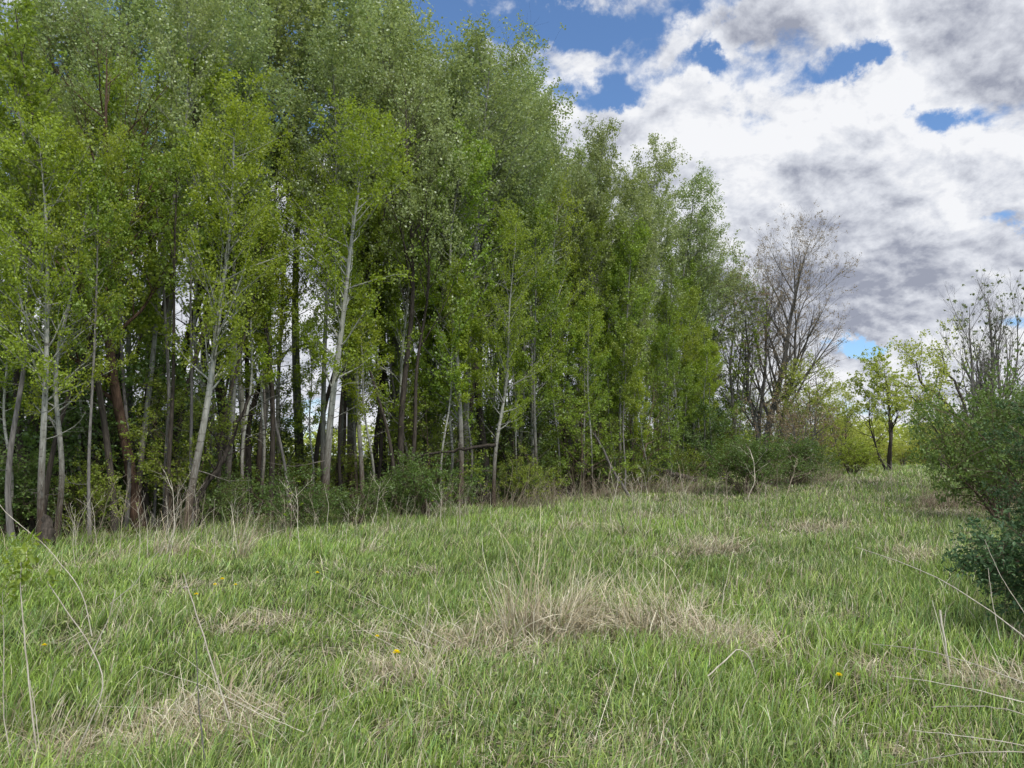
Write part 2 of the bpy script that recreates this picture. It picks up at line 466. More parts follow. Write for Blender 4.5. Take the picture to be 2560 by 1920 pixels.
high = [make_aspen(17, 0.12, 0.52, 60, 3.0, 9, 13000, 0.086, 115, LF_TALL, BK_TALL, ang=50, up=0.6, jit=0.11, extra_low=6),
        make_aspen(17, 0.10, 0.55, 56, 2.7, 9, 11500, 0.086, 116, LF_TALL, BK_TALL, ang=48, up=0.6, jit=0.11, extra_low=6, wob=0.016),
        make_forked(17, 0.15, 117, 2, LF_TALL, BK_DARK, 11000, 0.095, spread=0.12, n1=14, n2=7, n3=6, l1=0.22, l2=0.11, l3=0.05, name='aspen_tree', cbase=0.45, jit=0.1)]
mid = [make_aspen(12, 0.080, 0.20, 60, 2.3, 8, 15000, 0.080, 121, LF_MID, BK_TALL, ang=55),
       make_aspen(12, 0.070, 0.26, 56, 2.1, 8, 13500, 0.080, 122, LF_MID, BK_TALL, ang=52)]
understory = [make_forked(5, 0.05, 145, 3, LF_MID, BK_BROWN, 8000, 0.07, spread=0.25, n1=11, n2=6, n3=4, l1=0.3, l2=0.16, l3=0.08, ang=48, up=0.2, name='understory_tree', cbase=0.15, jit=0.08),
              make_forked(5, 0.06, 146, 4, LF_SHRUB, BK_DARK, 9000, 0.07, spread=0.3, n1=10, n2=6, n3=4, l1=0.3, l2=0.16, l3=0.08, ang=50, up=0.15, name='understory_tree', cbase=0.1, jit=0.08)]
dark = [make_forked(14, 0.16, 131, 2, LF_TALL, BK_DARK, 6500, 0.066, spread=0.16, n1=13, n2=6, n3=5),
        make_forked(14, 0.18, 132, 3, LF_TALL, BK_DARK, 7000, 0.066, spread=0.20, n1=11, n2=6, n3=5),
        make_forked(14, 0.15, 133, 1, LF_TALL, BK_RED, 6000, 0.066, spread=0.2, n1=18, n2=6, n3=5, ang=44)]
slim_front = [make_aspen(8, 0.042, 0.42, 34, 1.2, 6, 6500, 0.064, 143, LF_FRONT, BK_ASPEN, ang=50, wob=0.014),
        make_aspen(8, 0.036, 0.48, 30, 1.1, 6, 5200, 0.064, 144, LF_MID, BK_GREY, ang=50, wob=0.02)]
pole = [make_aspen(11, 0.055, 0.62, 22, 1.1, 5, 2200, 0.075, 141, LF_MID, BK_GREY, ang=40, wob=0.016, extra_low=6),
        make_aspen(11, 0.075, 0.58, 26, 1.3, 5, 2600, 0.075, 142, LF_MID, BK_DARK, ang=42, wob=0.022, extra_low=6)]
under = [make_shrub(2.2, 151, 12, LF_SHRUB, BK_BROWN, 9000, 0.055, spread=0.55, name='undergrowth_shrub'),
         make_shrub(2.0, 152, 10, LF_SHRUB, BK_BROWN, 7500, 0.055, spread=0.7, name='undergrowth_shrub'),
         make_shrub(2.6, 153, 9, LF_MID, BK_BROWN, 6000, 0.06, spread=0.45, name='undergrowth_shrub')]

# --- front row, each with its own label ---------------------------------
FR = [  # proto, base px, base py, top px, top py, label, width
 (front[0], 105, 1366, 70, 300, 'leftmost pale aspen at the field edge, crooked trunk beside a darker stump-like foot', 0.85),
 (front[1], 137, 1358, 235, 330, 'slim brownish aspen leaning right, beside to the leftmost pale aspen', 0.8),
 (pole[0], 200, 1312, 250, 420, 'very thin bare-stemmed young tree behind the two leftmost aspens', 0.9),
 (pole[0], 232, 1300, 205, 500, 'thin grey sapling trunk between the leftmost aspens and the red-brown trunk', 0.8),
 (front[0], 462, 1342, 560, 215, 'pale aspen with thick light trunk leaning slightly right, standing alone in front of dark trunks', 0.9),
 (front[0], 330, 1300, 385, 165, 'yellow-green aspen with a bushy rounded top left of the thick pale trunk', 0.75),
 (front[1], 700, 1262, 720, 350, 'yellow-green aspen half hidden by the bushes left of the right-leaning pale aspen', 0.8),
 (front[0], 806, 1300, 930, 290, 'pale aspen leaning right, its pointed yellow-green top standing above the front row', 1.0),
 (front[2], 905, 1280, 860, 400, 'yellow-green aspen directly right of the right-leaning pale aspen', 0.8),
 (front[1], 985, 1275, 1035, 480, 'lower yellow-green aspen above the dark bush in the middle', 0.8),
 (front[0], 620, 1270, 640, 240, 'tall yellow-green aspen behind the leafy bushes of the left half', 0.9),
 (front[1], 560, 1275, 475, 330, 'yellow-green aspen with open crown behind the thick pale trunk', 0.8),
 (tall[0], 1155, 1262, 1222, 85, 'tallest aspen in the middle with stout grey trunk, pointed top against the cloud', 1.15),
 (tall[1], 1196, 1240, 1330, 190, 'tall aspen just right of the stout grey one, sharing its clump', 0.9),
 (front[1], 1233, 1272, 1290, 520, 'short pale aspen with low yellow-green crown in front of the stout grey trunk', 0.8),
 (tall[3], 880, 1262, 850, -40, 'tall grey-green aspen rising above the right-leaning pale aspen', 1.1),
 (tall[0], 985, 1258, 960, 45, 'tall grey-green aspen left of the tallest middle one, top against blue sky', 1.0),
 (tall[2], 1070, 1258, 1075, 135, 'tall grey-green aspen directly left of the tallest middle one', 0.9),
 (front[2], 1330, 1245, 1420, 420, 'yellow-green aspen between the middle clump and the five-trunk clump', 0.75),
 (tall[3], 1407, 1238, 1520, 300, 'tall aspen with pointed top, leftmost trunk of the five-trunk clump', 0.8),
 (mid[0], 1425, 1240, 1480, 480, 'mid-height aspen in the five-trunk clump, second from its left', 0.8),
 (mid[1], 1443, 1236, 1560, 560, 'mid-height aspen leaning right in the five-trunk clump', 0.8),
 (front[0], 1484, 1232, 1590, 620, 'pale slim aspen leaning right, just right of the five-trunk clump', 0.9),
 (tall[1], 1560, 1205, 1668, 355, 'tall aspen with pointed grey-green top right of the five-trunk clump', 1.0),
 (front[2], 1590, 1215, 1640, 720, 'low yellow-green aspen above the leaning dead pole', 0.9),
 (tall[0], 1650, 1200, 1745, 430, 'tall grey-green aspen second from the right end of the grove', 1.0),
 (tall[2], 1720, 1190, 1800, 540, 'shorter grey-green aspen at the right end of the grove, beside the bronze-leaved tree', 1.0),
 (front[1], 1690, 1205, 1700, 800, 'small bright yellow-green aspen near the right end of the grove', 0.9),
]
for pr, bx, by, tx, ty, lab, sx in FR:
    p = at(bx, by); h, dx = top_h(tx, ty+30, p)
    place(pr, p, h, dx, label=lab, group='aspens along the grove edge', sx=sx)

# --- dark and red-barked trees on the left ------------------------------
DK = [
 (dark[2], 347, 1322, 330, 120, 'thick red-brown barked tree left of the thick pale aspen', 'old_tree'),
 (dark[0], 300, 1295, 200, 60, 'black-barked forked tree leaning left between the leftmost aspens and the red-brown trunk', 'forked_tree'),
 (dark[1], 500, 1290, 620, 90, 'black-barked tree with several trunks right behind the thick pale aspen', 'forked_tree'),
 (dark[0], 180, 1270, 90, 40, 'black-barked forked tree behind the leftmost pale aspen', 'forked_tree'),
 (dark[1], 420, 1262, 440, 20, 'dark many-trunked tree behind the red-brown trunk', 'forked_tree'),
 (dark[0], 590, 1268, 560, 60, 'dark forked tree behind the bushes left of centre', 'forked_tree'),
 (dark[1], 60, 1275, 20, 130, 'dark many-trunked tree at the left edge of the photo', 'forked_tree'),
]
for pr, bx, by, tx, ty, lab, nm in DK:
    p = at(bx, by); h, dx = top_h(tx, ty, p)
    place(pr, p, h, dx, label=lab, group='dark barked trees in the left of the grove', name=nm)

r4 = np.random.default_rng(77)
dpts = []
tries = 0
while len(dpts) < 20 and tries < 5000:
    tries += 1
    px = r4.uniform(60, 1000); d = r4.uniform(13, 30); x = (px-1280)/F*d
    if d < edge(x)+0.8 or d > edge(x)+7: continue
    if any((x-a)**2+(d-b)**2 < 0.9**2 for a, b in dpts): continue
    dpts.append((x, d)); pos = Vector((x, d, gz(x, d)))
    place(pole[1], pos, r4.uniform(7.5, 12), r4.normal()*1.0, label='thin dark trunk with few leaves in the shade of the left half of the grove', group='thin dark trees in the left of the grove',
          name='dark_pole_tree', sx=r4.uniform(0.8, 1.3))

# --- the back of the grove ----------------------------------------------
def top_line(px):
    return np.interp(px, [-300, 0, 200, 300, 700, 860, 960, 1050, 1220, 1330, 1420, 1520, 1667, 1740, 1805, 1860],
                     [0, 40, 60, -90, -150, -30, 40, 150, 110, 220, 330, 330, 390, 450, 560, 640])
r2 = np.random.default_rng(55)
pts = []
tries = 0
while len(pts) < 58 and tries < 8000:
    tries += 1
    px = r2.uniform(-260, 1800); d = r2.uniform(15, 46)
    x = (px-1280)/F*d
    if d < edge(x)+1.2 or d > edge(x)+(11 if px < 1000 else 15): continue
    if px < 900 and r2.random() < 0.45: continue
    if any((x-a)**2+(d-b)**2 < 1.4**2 for a, b, _ in pts): continue
    pts.append((x, d, px))
for x, d, px in pts:
    pos = Vector((x, d, gz(x, d)))
    behind = d-edge(x)
    if r2.random() < 0.30 and behind < 10:
        hh = r2.uniform(8.5, 12)
        place(pole[int(r2.integers(2))], pos, hh, r2.normal()*0.5, label='thin bare-stemmed tree with a small crown standing inside the grove',
              group='thin trees inside the grove', name='pole_tree', sx=r2.uniform(0.7, 1.1))
        continue
    ty = top_line(px+r2.uniform(-40, 40))+r2.uniform(45, 200)
    h, _ = top_h(px, ty, pos)
    h = min(h, 24)
    hp = px < 1100 or r2.random() < 0.55
    place((high[int(r2.integers(3))] if hp else tall[int(r2.integers(4))]), pos, h, r2.normal()*0.5, label='tall grey-green aspen in the rows behind the front of the grove',
          group='tall aspens inside the grove', sx=r2.uniform(0.75, 1.1))

spts = []
tries = 0
while len(spts) < 34 and tries < 8000:
    tries += 1
    px = r2.uniform(20, 1780); d = r2.uniform(12, 40)
    x = (px-1280)/F*d
    if d < edge(x)+0.3 or d > edge(x)+4.0: continue
    if any((x-a)**2+(d-b)**2 < 0.7**2 for a, b in spts): continue
    spts.append((x, d)); pos = Vector((x, d, gz(x, d)))
    place(slim_front[int(r2.integers(2))], pos, r2.uniform(5.0, 9.0), r2.normal()*0.6, label='slender young aspen with thin pale trunk and small crown near the edge of the grove',
          group='slender young aspens near the edge', name='young_aspen', sx=r2.uniform(0.8, 1.15))

for px, d, ty in [(40, 19, 40), (150, 20.5, 30), (265, 19.5, -20), (370, 21, -60), (560, 22, -80), (655, 23, -60), (760, 24.5, -60), (880, 26.5, 0), (985, 27.5, 60), (1300, 32, 200)]:
    x = (px-1280)/F*d; pos = Vector((x, d, gz(x, d))); h, _ = top_h(px, ty, pos)
    place(high[int(r2.integers(2))], pos, h, r2.normal()*0.4, label='tall grey-green aspen in the rows behind the front of the grove',
          group='tall aspens inside the grove', sx=1.15)

# --- mid-height and small trees filling the grove ---
mpts = []
tries = 0
while len(mpts) < 26 and tries < 8000:
    tries += 1
    px = r2.uniform(-150, 1780); d = r2.uniform(14, 44)
    x = (px-1280)/F*d
    if d < edge(x)+0.8 or d > edge(x)+8: continue
    if px < 1000 and r2.random() < 0.92: continue
    if any((x-a)**2+(d-b)**2 < 1.5**2 for a, b in mpts): continue
    mpts.append((x, d))
    pos = Vector((x, d, gz(x, d)))
    place(mid[int(r2.integers(2))], pos, r2.uniform(6.5, 11.5), r2.normal()*0.5, label='mid-height green aspen filling the grove under the tall crowns',
          group='mid-height aspens inside the grove', sx=r2.uniform(0.8, 1.1))
upts = []
tries = 0
while len(upts) < 34 and tries < 8000:
    tries += 1
    px = r2.uniform(-200, 1850); d = r2.uniform(14, 50)
    x = (px-1280)/F*d
    if d < edge(x)+1.5 or d > edge(x)+14: continue
    if px < 950 and r2.random() < 0.65: continue
    if any((x-a)**2+(d-b)**2 < 1.6**2 for a, b in upts): continue
    upts.append((x, d))
    place(understory[int(r2.integers(2))], (x, d, gz(x, d)), r2.uniform(3.0, 5.6), 0.0, label='small crooked understory tree in the shade of the grove',
          group='small understory trees', name='understory_tree', sx=r2.uniform(0.9, 1.3))

# --- undergrowth inside the grove ---------------------------------------
pts = []
tries = 0
while len(pts) < 36 and tries < 8000:
    tries += 1
    px = r2.uniform(-200, 1850); d = r2.uniform(13, 42)
    x = (px-1280)/F*d
    if d < edge(x)+1.0 or d > edge(x)+9: continue
    if px < 900 and r2.random() < 0.5: continue
    if any((x-a)**2+(d-b)**2 < 1.3**2 for a, b in pts): continue
    pts.append((x, d))
for x, d in pts:
    place(under[int(r2.integers(3))], (x, d, gz(x, d)), r2.uniform(1.2, 2.4), label='dark leafy bush growing under the trees of the grove', cat='bush',
          group='bushes inside the grove', name='undergrowth_shrub', sx=r2.uniform(0.9, 1.4))
FB = [ # px, py(base), top py, width, label, proto
 (under[0], 715, 1330, 1170, 1.3, 'leafy green bush left of the foot of the right-leaning pale aspen'),
 (under[1], 890, 1318, 1195, 1.3, 'light green bush just right of the foot of the right-leaning pale aspen'),
 (under[0], 1065, 1300, 1130, 1.3, 'wide dark green bush left of the middle clump of trunks'),
 (under[2], 1310, 1265, 1120, 1.1, 'green bush right of the middle clump of trunks'),
 (under[1], 1000, 1295, 1160, 1.1, 'dark bush between the light green bush and the middle clump'),
 (under[1], 30, 1345, 1120, 1.2, 'dark bush at the left photo edge behind the field'),
 (under[0], 250, 1320, 1180, 1.1, 'low dark bush behind the leftmost aspens'),
 (under[1], 560, 1318, 1190, 1.2, 'low bush right of the thick pale aspen'),
 (under[2], 1690, 1212, 1090, 1.2, 'thin bush behind the charred stump'),
]
for pr, bx, by, ty, sx, lab in FB:
    p = at(bx, by); h, _ = top_h(bx, ty, p)
    place(pr, p, h, label=lab, cat='bush', group='bushes along the grove edge', name='edge_shrub', sx=sx)

# --- right part: bronze tree, bushes, small trees, bare tree -------------
bronze = make_forked(13, 0.20, 161, 4, LF_TAN, BK_GREY, 26000, 0.055, n1=17, n2=9, n3=8, l1=0.38, l2=0.15, l3=0.06, ang=34, up=0.35, spread=0.20,
                     name='bronze_tree', cbase=0.22, wob=0.05)
p = at(1905, 1172); h, dx = top_h(1990, 630, p)
place(bronze, p, h, dx*0.6, rz=0.3, label='large nearly bare tree with fanned grey limbs and tiny bronze leaves right of the grove', sx=1.05)
slim = make_forked(11, 0.08, 162, 3, LF_MID, BK_GREY, 5000, 0.085, n1=14, n2=6, n3=4, l1=0.14, l2=0.07, l3=0.05, ang=34, up=0.6, spread=0.05,
                   name='slender_tree', cbase=0.25)
p = at(1840, 1178); h, dx = top_h(1850, 640, p)
place(slim, p, h, dx, label='slender dark-stemmed tree with sparse green leaves squeezed between the grove and the bronze-leaved tree')
bare = make_forked(9, 0.15, 163, 7, LF_PALE, BK_GREY, 3500, 0.085, n1=14, n2=7, n3=5, l1=0.34, l2=0.10, l3=0.045, ang=30, up=0.65, spread=0.13,
                   name='bare_tree', cbase=0.15, tipl=0.7, jit=0.03, wob=0.06)
p = Vector((13.7, 20.5, gz(13.7, 20.5))); h, dx = top_h(2470, 735, p)
place(bare, p, h, dx, rz=1.0, label='bare brown tree with upright limbs and few swelling buds at the right photo edge')
small = make_forked(6.5, 0.13, 164, 3, LF_FAR, BK_DARK, 7000, 0.11, n1=11, n2=6, n3=5, l1=0.30, l2=0.15, l3=0.08, ang=40, up=0.25, spread=0.16,
                    name='small_tree', cbase=0.35)
p = at(2225, 1183); h, dx = top_h(2195, 915, p)
place(small, p, h, dx, rz=0.4, label='small tree with dark twin trunks and yellow-green crown on the crest of the meadow')
# curved tree : leaning dark limbs arching to the left
def curved_tree():
    root = empty('arching_tree')
    Yd = 26.0
    base = at(2440, 1200); base = Vector((base.x*Yd/base.y, Yd, 0)); base.z = gz(base.x, Yd)
    def path(pix, Y0, Y1, n=14):
        pts_ = [pt(a, b, Y0+(Y1-Y0)*i/(len(pix)-1))-base for i, (a, b) in enumerate(pix)]
        pts_ = np.array([list(q) for q in pts_])
        tt = np.linspace(0, len(pts_)-1, n)
        i0 = np.arange(len(pts_))
        return np.stack([np.interp(tt, i0, pts_[:, a]) for a in range(3)], 1)
    A = path([(2440, 1200), (2420, 1120), (2385, 1030), (2350, 990), (2310, 965), (2292, 935), (2290, 900)], Yd, Yd)
    B = path([(2440, 1200), (2425, 1110), (2400, 1040), (2370, 1020), (2330, 1015), (2300, 1010), (2280, 990)], Yd, Yd-1)
    C = path([(2440, 1200), (2430, 1100), (2410, 1000), (2390, 960), (2370, 930), (2360, 900), (2350, 870)], Yd, Yd+1)
    D = path([(2440, 1200), (2400, 1160), (2365, 1110), (2345, 1080), (2330, 1060), (2320, 1050), (2300, 1040)], Yd, Yd+0.5)
    P = np.stack([A, B, C, D]); P[:, 1:-1] += rng.normal(size=P[:, 1:-1].shape)*0.025
    t = np.linspace(0, 1, P.shape[1])
    Rr = np.stack([0.085*(1-0.75*t), 0.06*(1-0.75*t), 0.07*(1-0.75*t), 0.05*(1-.7*t)])
    m = NP(); tubes(m, P, Rr, 7)
    P1, R1, _ = grow(P, Rr, 11, 0.3, 1, 1.15, 55, 0.35, k=7, wob=0.12, rr=0.5, rmin=0.008)
    tubes(m, P1, R1, 4); m.build('trunk', [BK_DARK], root, smooth=True)
    P2, R2, _ = grow(P1, R1, 7, 0.2, 1, 0.5, 45, 0.2, k=4, wob=0.15, rr=0.5, rmin=0.004)
    mc = NP(); tubes(mc, P2, R2, 3, mat=0); leaves_on(mc, P2, 5500, 0.075, 0.1, 0.09)
    mc.build('crown', [BK_DARK, LF_FAR], root)
    root.location = base-Vector((0, 0, 0.03)); root['H'] = 4
    tag(root, 'tree with dark limbs arching left, loose pale green leaves, beside the big right bush', 'tree')
curved_tree()

brush = [make_shrub(3.2, 171, 14, LF_FAR, BK_BROWN, 7000, 0.10, spread=0.5, name='yellow_shrub', r0=0.03),
         make_shrub(3.4, 172, 12, LF_MID, BK_BROWN, 8000, 0.09, spread=0.5, name='green_shrub', r0=0.03),
         make_shrub(3.4, 173, 12, LF_TAN, BK_GREY, 4500, 0.07, spread=0.5, name='twiggy_shrub', r0=0.03)]
# honeysuckle-like bushes in front of the bronze tree
p = at(1865, 1242); h, _ = top_h(1860, 1078, p)
big = make_shrub(2.4, 174, 16, LF_SHRUB, BK_BROWN, 15000, 0.058, spread=0.75, name='round_shrub', r0=0.025)
place(big, p, h, label='large rounded green bush in front of the bronze-leaved tree', cat='bush', sx=1.15)
p = at(1985, 1215); h, _ = top_h(1985, 1085, p)
place(big, p, h, label='smaller green bush right of the large rounded bush', cat='bush', sx=1.0)
BR = [
 (brush[2], 2050, 1190, 905, 1.0, 'tall twiggy bronze thicket right of the bronze-leaved tree', 'thicket'),
 (brush[1], 2080, 1188, 1010, 1.1, 'green bush behind the twiggy bronze thicket', 'bush'),
 (brush[2], 1990, 1188, 960, 0.9, 'brownish thicket at the foot of the bronze-leaved tree', 'thicket'),
 (brush[1], 2130, 1190, 1095, 1.6, 'wide low green bush left of the small tree on the crest', 'bush'),
]
for pr, bx, by, ty, sx, lab, cat in BR:
    p = at(bx, by); h, _ = top_h(bx, ty, p)
    place(pr, p, h, label=lab, cat=cat, name=cat+'_clump' if cat == 'thicket' else 'green_bush', sx=sx)
fill_t = make_forked(5.5, 0.07, 166, 4, LF_FAR, BK_GREY, 9000, 0.085, n1=12, n2=6, n3=5, l1=0.28, l2=0.15, l3=0.08, ang=42, up=0.3, spread=0.22, name='leafy_tree', cbase=0.15, jit=0.09)
for bx, Y, ty, sx, lab in [(2015, 40, 925, 1.1, 'yellow-green leafy tree close to the right of the bronze-leaved tree'),
                           (2095, 44, 985, 1.0, 'lower yellow-green leafy tree between the bronze thicket and the small tree on the crest'),
                           (1930, 44, 985, 1.0, 'yellow-green leafy tree seen behind the lower trunks of the bronze-leaved tree'),
                           (2350, 42, 1050, 1.0, 'yellow-green leafy tree right of the small tree on the crest')]:
    x = (bx-1280)/F*Y; p = Vector((x, Y, gz(x, Y))); h, _ = top_h(bx, ty, p)
    place(fill_t, p, h, label=lab, name='leafy_tree', sx=sx)
# sunlit brush beyond the crest
BX = [(2040, 1065), (2110, 1080), (2190, 1095), (2250, 1100), (2310, 1085), (2370, 1060), (2430, 1050), (2490, 1030), (2150, 1040), (2340, 1075)]
for i, (bx, ty) in enumerate(BX):
    Y = 50+6*(i % 3)
    x = (bx-1280)/F*Y
    p = Vector((x, Y, gz(x, Y))); h, _ = top_h(bx, ty, p)
    place(brush[0], p, h, label='sunlit yellow-green bush beyond the crest of the meadow', cat='bush', group='yellow-green bushes beyond the crest', name='yellow_shrub', sx=1.5)
# row of bushes to the right of the crest, behind the big right bush
for i, (bx, Y, ty, sx, lab) in enumerate([
    (2490, 17, 960, 0.9, 'light green bush behind the big dark bush, under the bare tree'),
    (2590, 15, 910, 0.9, 'light green bush at the right photo edge behind the big dark bush'),
    (2420, 24, 1090, 0.8, 'green bush at the foot of the arching tree')]):
    x = (bx-1280)/F*Y; p = Vector((x, Y, gz(x, Y))); h, _ = top_h(bx, ty, p)
    place(big, p, h, label=lab, cat='bush', name='light_shrub', sx=sx*0.8)

# big near bush on the right: tiered dark foliage
def tiered_bush():
    root = empty('large_shrub')
    base = Vector((6.50, 7.2, gz(6.50, 7.2)))
    r = np.random.default_rng(181)
    k = 12; t = np.linspace(0, 1, k); Ps = []; Rs = []
    for i in range(34):
        az = r.uniform(0, 2*np.pi)
        h = r.uniform(0.7, 2.3); sp = r.uniform(0.35, 1.25)*(1.25 if h < 1.3 else 0.95)
        P = trunk_path(h, 0.04, 900+i, k=k)
        P[:, 0] += np.cos(az)*sp*t**1.2; P[:, 1] += np.sin(az)*sp*t**1.2
        Ps.append(P); Rs.append(0.022*r.uniform(0.6, 1.3)*(1-0.8*t))
    P = np.stack(Ps); Rr = np.stack(Rs)
    m = NP(); tubes(m, P, Rr, 6)
    P1, R1, _ = grow(P, Rr, 12, 0.2, 1, 0.62, 55, 0.0, k=7, wob=0.10, rr=0.6, rmin=0.004, prof=lambda s: 1.1-0.55*s)
    P1[:, :, 2] = np.maximum(P1[:, :, 2], 0.06)
    tubes(m, P1, R1, 4)
    m.build('stem', [BK_BROWN], root, smooth=True)
    P2, R2, _ = grow(P1, R1, 9, 0.15, 1, 0.26, 45, 0.15, k=4, wob=0.12, rr=0.5, rmin=0.002)
    P2[:, :, 2] = np.maximum(P2[:, :, 2], 0.05)
    mc = NP(); tubes(mc, P2, R2, 3, mat=0)
    leaves_on(mc, P2, 90000, 0.032, 0.05, 0.022, shape=6, upb=1.2, w=0.55)
    mc.build('foliage', [BK_BROWN, LF_DARK], root)
    root.location = base
    tag(root, 'big dark green bush at the right photo edge reaching down to the grass', 'bush')
tiered_bush()
lowb = make_shrub(1.05, 183, 16, LF_DARK, BK_BROWN, 30000, 0.030, spread=0.75, name='low_shrub', n1=8, n2=7, shape=6, low=0.05, r0=0.012, jit=0.03)
place(lowb, Vector((5.05, 6.1, gz(5.05, 6.1))), 1.25, label='low dark bush at the right photo edge in front of the big dark bush', cat='bush')

# ---------------------------------------------------------------- fallen wood
def polytube(name, pix, rad0, rad1, mat, label, cat, twigs=6, tl=0.4, sides=8, wob=0.02):
    """pix = list of (px, py, depth)"""
    pts_ = np.array([list(pt(a, b, c)) for a, b, c in pix])
    n = max(12, len(pix)*4); tt = np.linspace(0, len(pts_)-1, n); i0 = np.arange(len(pts_))
    P = np.stack([np.interp(tt, i0, pts_[:, a]) for a in range(3)], 1)
    P[1:-1] += rng.normal(size=P[1:-1].shape)*wob
    o = P[0].copy(); P -= o
    m = NP(); Rr = np.linspace(rad0, rad1, n)*rng.uniform(0.9, 1.1, n)
    tubes(m, P[None], Rr[None], sides)
    if twigs:
        P1, R1, _ = grow(P[None], Rr[None], twigs, 0.2, 1, tl, 50, 0.2, k=6, wob=0.2, rr=0.35, rmin=0.004)
        tubes(m, P1, R1, 4)
        P2, R2, _ = grow(P1, R1, 3, 0.3, 1, tl*0.4, 45, 0.1, k=4, wob=0.2, rr=0.5, rmin=0.003)
        tubes(m, P2, R2, 3)
    ob = m.build(name, [mat], smooth=True, loc=tuple(o))
    return tag(ob, label, cat)
polytube('fallen_branch', [(1240, 1112, 20.5), (1190, 1118, 20.6), (1130, 1128, 20.8), (1060, 1134, 21), (1010, 1150, 21.2)], 0.05, 0.03, BK_DARK,
         'black fallen branch hanging level across the middle clump of trunks', 'branch', 5, 0.5)
polytube('leaning_dead_pole', [(1578, 1246, 27), (1540, 1190, 27.3), (1500, 1110, 27.6), (1470, 1060, 28)], 0.06, 0.035, BK_GREY,
         'pale dead pole leaning left at the edge of the grove', 'dead pole', 6, 0.6)
polytube('charred_log', [(1742, 1201, 31), (1700, 1190, 31), (1655, 1178, 31), (1636, 1172, 31)], 0.10, 0.13, BK_DARK,
         'black fallen log sloping down from a charred stump', 'log', 4, 0.5)
polytube('charred_stump', [(1640, 1232, 31.3), (1639, 1200, 31.3), (1641, 1176, 31.3)], 0.24, 0.17, BK_DARK, 'charred stump with the black log resting against it', 'stump', 0, sides=10)
polytube('crooked_dead_tree', [(478, 1300, 15.2), (500, 1230, 15.3), (545, 1170, 15.4), (580, 1105, 15.5), (598, 1040, 15.6), (625, 990, 15.7)], 0.085, 0.03, BK_DARK,
         'black dead tree bending right behind the thick pale aspen', 'tree', 9, 0.9)
polytube('broken_trunk_foot', [(118, 1372, 12.3), (117, 1330, 12.3), (120, 1290, 12.4)], 0.13, 0.07, BK_DARK,
         'short dark broken trunk between the two leftmost aspens', 'stump', 0, sides=9)

# ---------------------------------------------------------------- ground
def build_ground():
    m = NP()
    def grid(xs, ys):
        X, Y = np.meshgrid(xs, ys); Z = ground(X, Y)
        n, k = X.shape
        V = np.stack([X, Y, Z], -1).reshape(-1, 3)
        i = np.arange(n-1)[:, None]*k+np.arange(k-1)[None, :]
        Q = np.stack([i, i+1, i+k+1, i+k], -1).reshape(-1, 4)
        f = ss(-0.8, 1.6, V[:, 1]-edge(V[:, 0]))*(1-ss(10, 17, V[:, 1]-edge(V[:, 0])))*(V[:, 0] < 17)
        n1 = vnoise(V[:, 0]*2, V[:, 1]*2, 5)[:, None]
        g = np.array([0.050, 0.065, 0.022])*(0.7+0.6*n1)
        fl = np.array([0.045, 0.036, 0.022])*(0.6+0.8*n1)
        far = ss(45, 90, np.hypot(V[:, 0], V[:, 1]))[:, None]
        g = g*(1-far)+np.array([0.11, 0.16, 0.05])*far
        C = g*(1-f[:, None])+fl*f[:, None]
        m.add(V, Q, col=C)
    def ax(vals): return np.unique(np.array(vals))
    xs = np.concatenate([-np.geomspace(3000, 60, 14), np.linspace(-55, 55, 260), np.geomspace(60, 3000, 14)])
    ys = np.concatenate([[-3000, -800, -200, -60, -20], np.linspace(-8, 70, 220), np.geomspace(80, 3000, 16)])
    grid(xs, ys)
    mt, nt, out = newmat('soil'); L = nt.links.new
    a = N(nt, 'ShaderNodeAttribute', attribute_name='tint')
    tc = N(nt, 'ShaderNodeTexCoord'); n1 = N(nt, 'ShaderNodeTexNoise'); n1.inputs['Scale'].default_value = 9; n1.inputs['Detail'].default_value = 8
    L(tc.outputs['Object'], n1.inputs['Vector'])
    mr = N(nt, 'ShaderNodeMapRange'); mr.inputs['To Min'].default_value = 0.45; mr.inputs['To Max'].default_value = 1.6; L(n1.outputs['Fac'], mr.inputs['Value'])
    hs = N(nt, 'ShaderNodeHueSaturation'); L(a.outputs['Color'], hs.inputs['Color']); L(mr.outputs[0], hs.inputs['Value'])
    d = N(nt, 'ShaderNodeBsdfDiffuse'); L(hs.outputs['Color'], d.inputs['Color'])
    bp = N(nt, 'ShaderNodeBump'); bp.inputs['Strength'].default_value = 0.8; bp.inputs['Distance'].default_value = 0.04
    L(n1.outputs['Fac'], bp.inputs['Height']); L(bp.outputs[0], d.inputs['Normal'])
    L(d.outputs[0], out.inputs['Surface'])
    tag(m.build('ground', [mt], smooth=True), kind='structure')
build_ground()

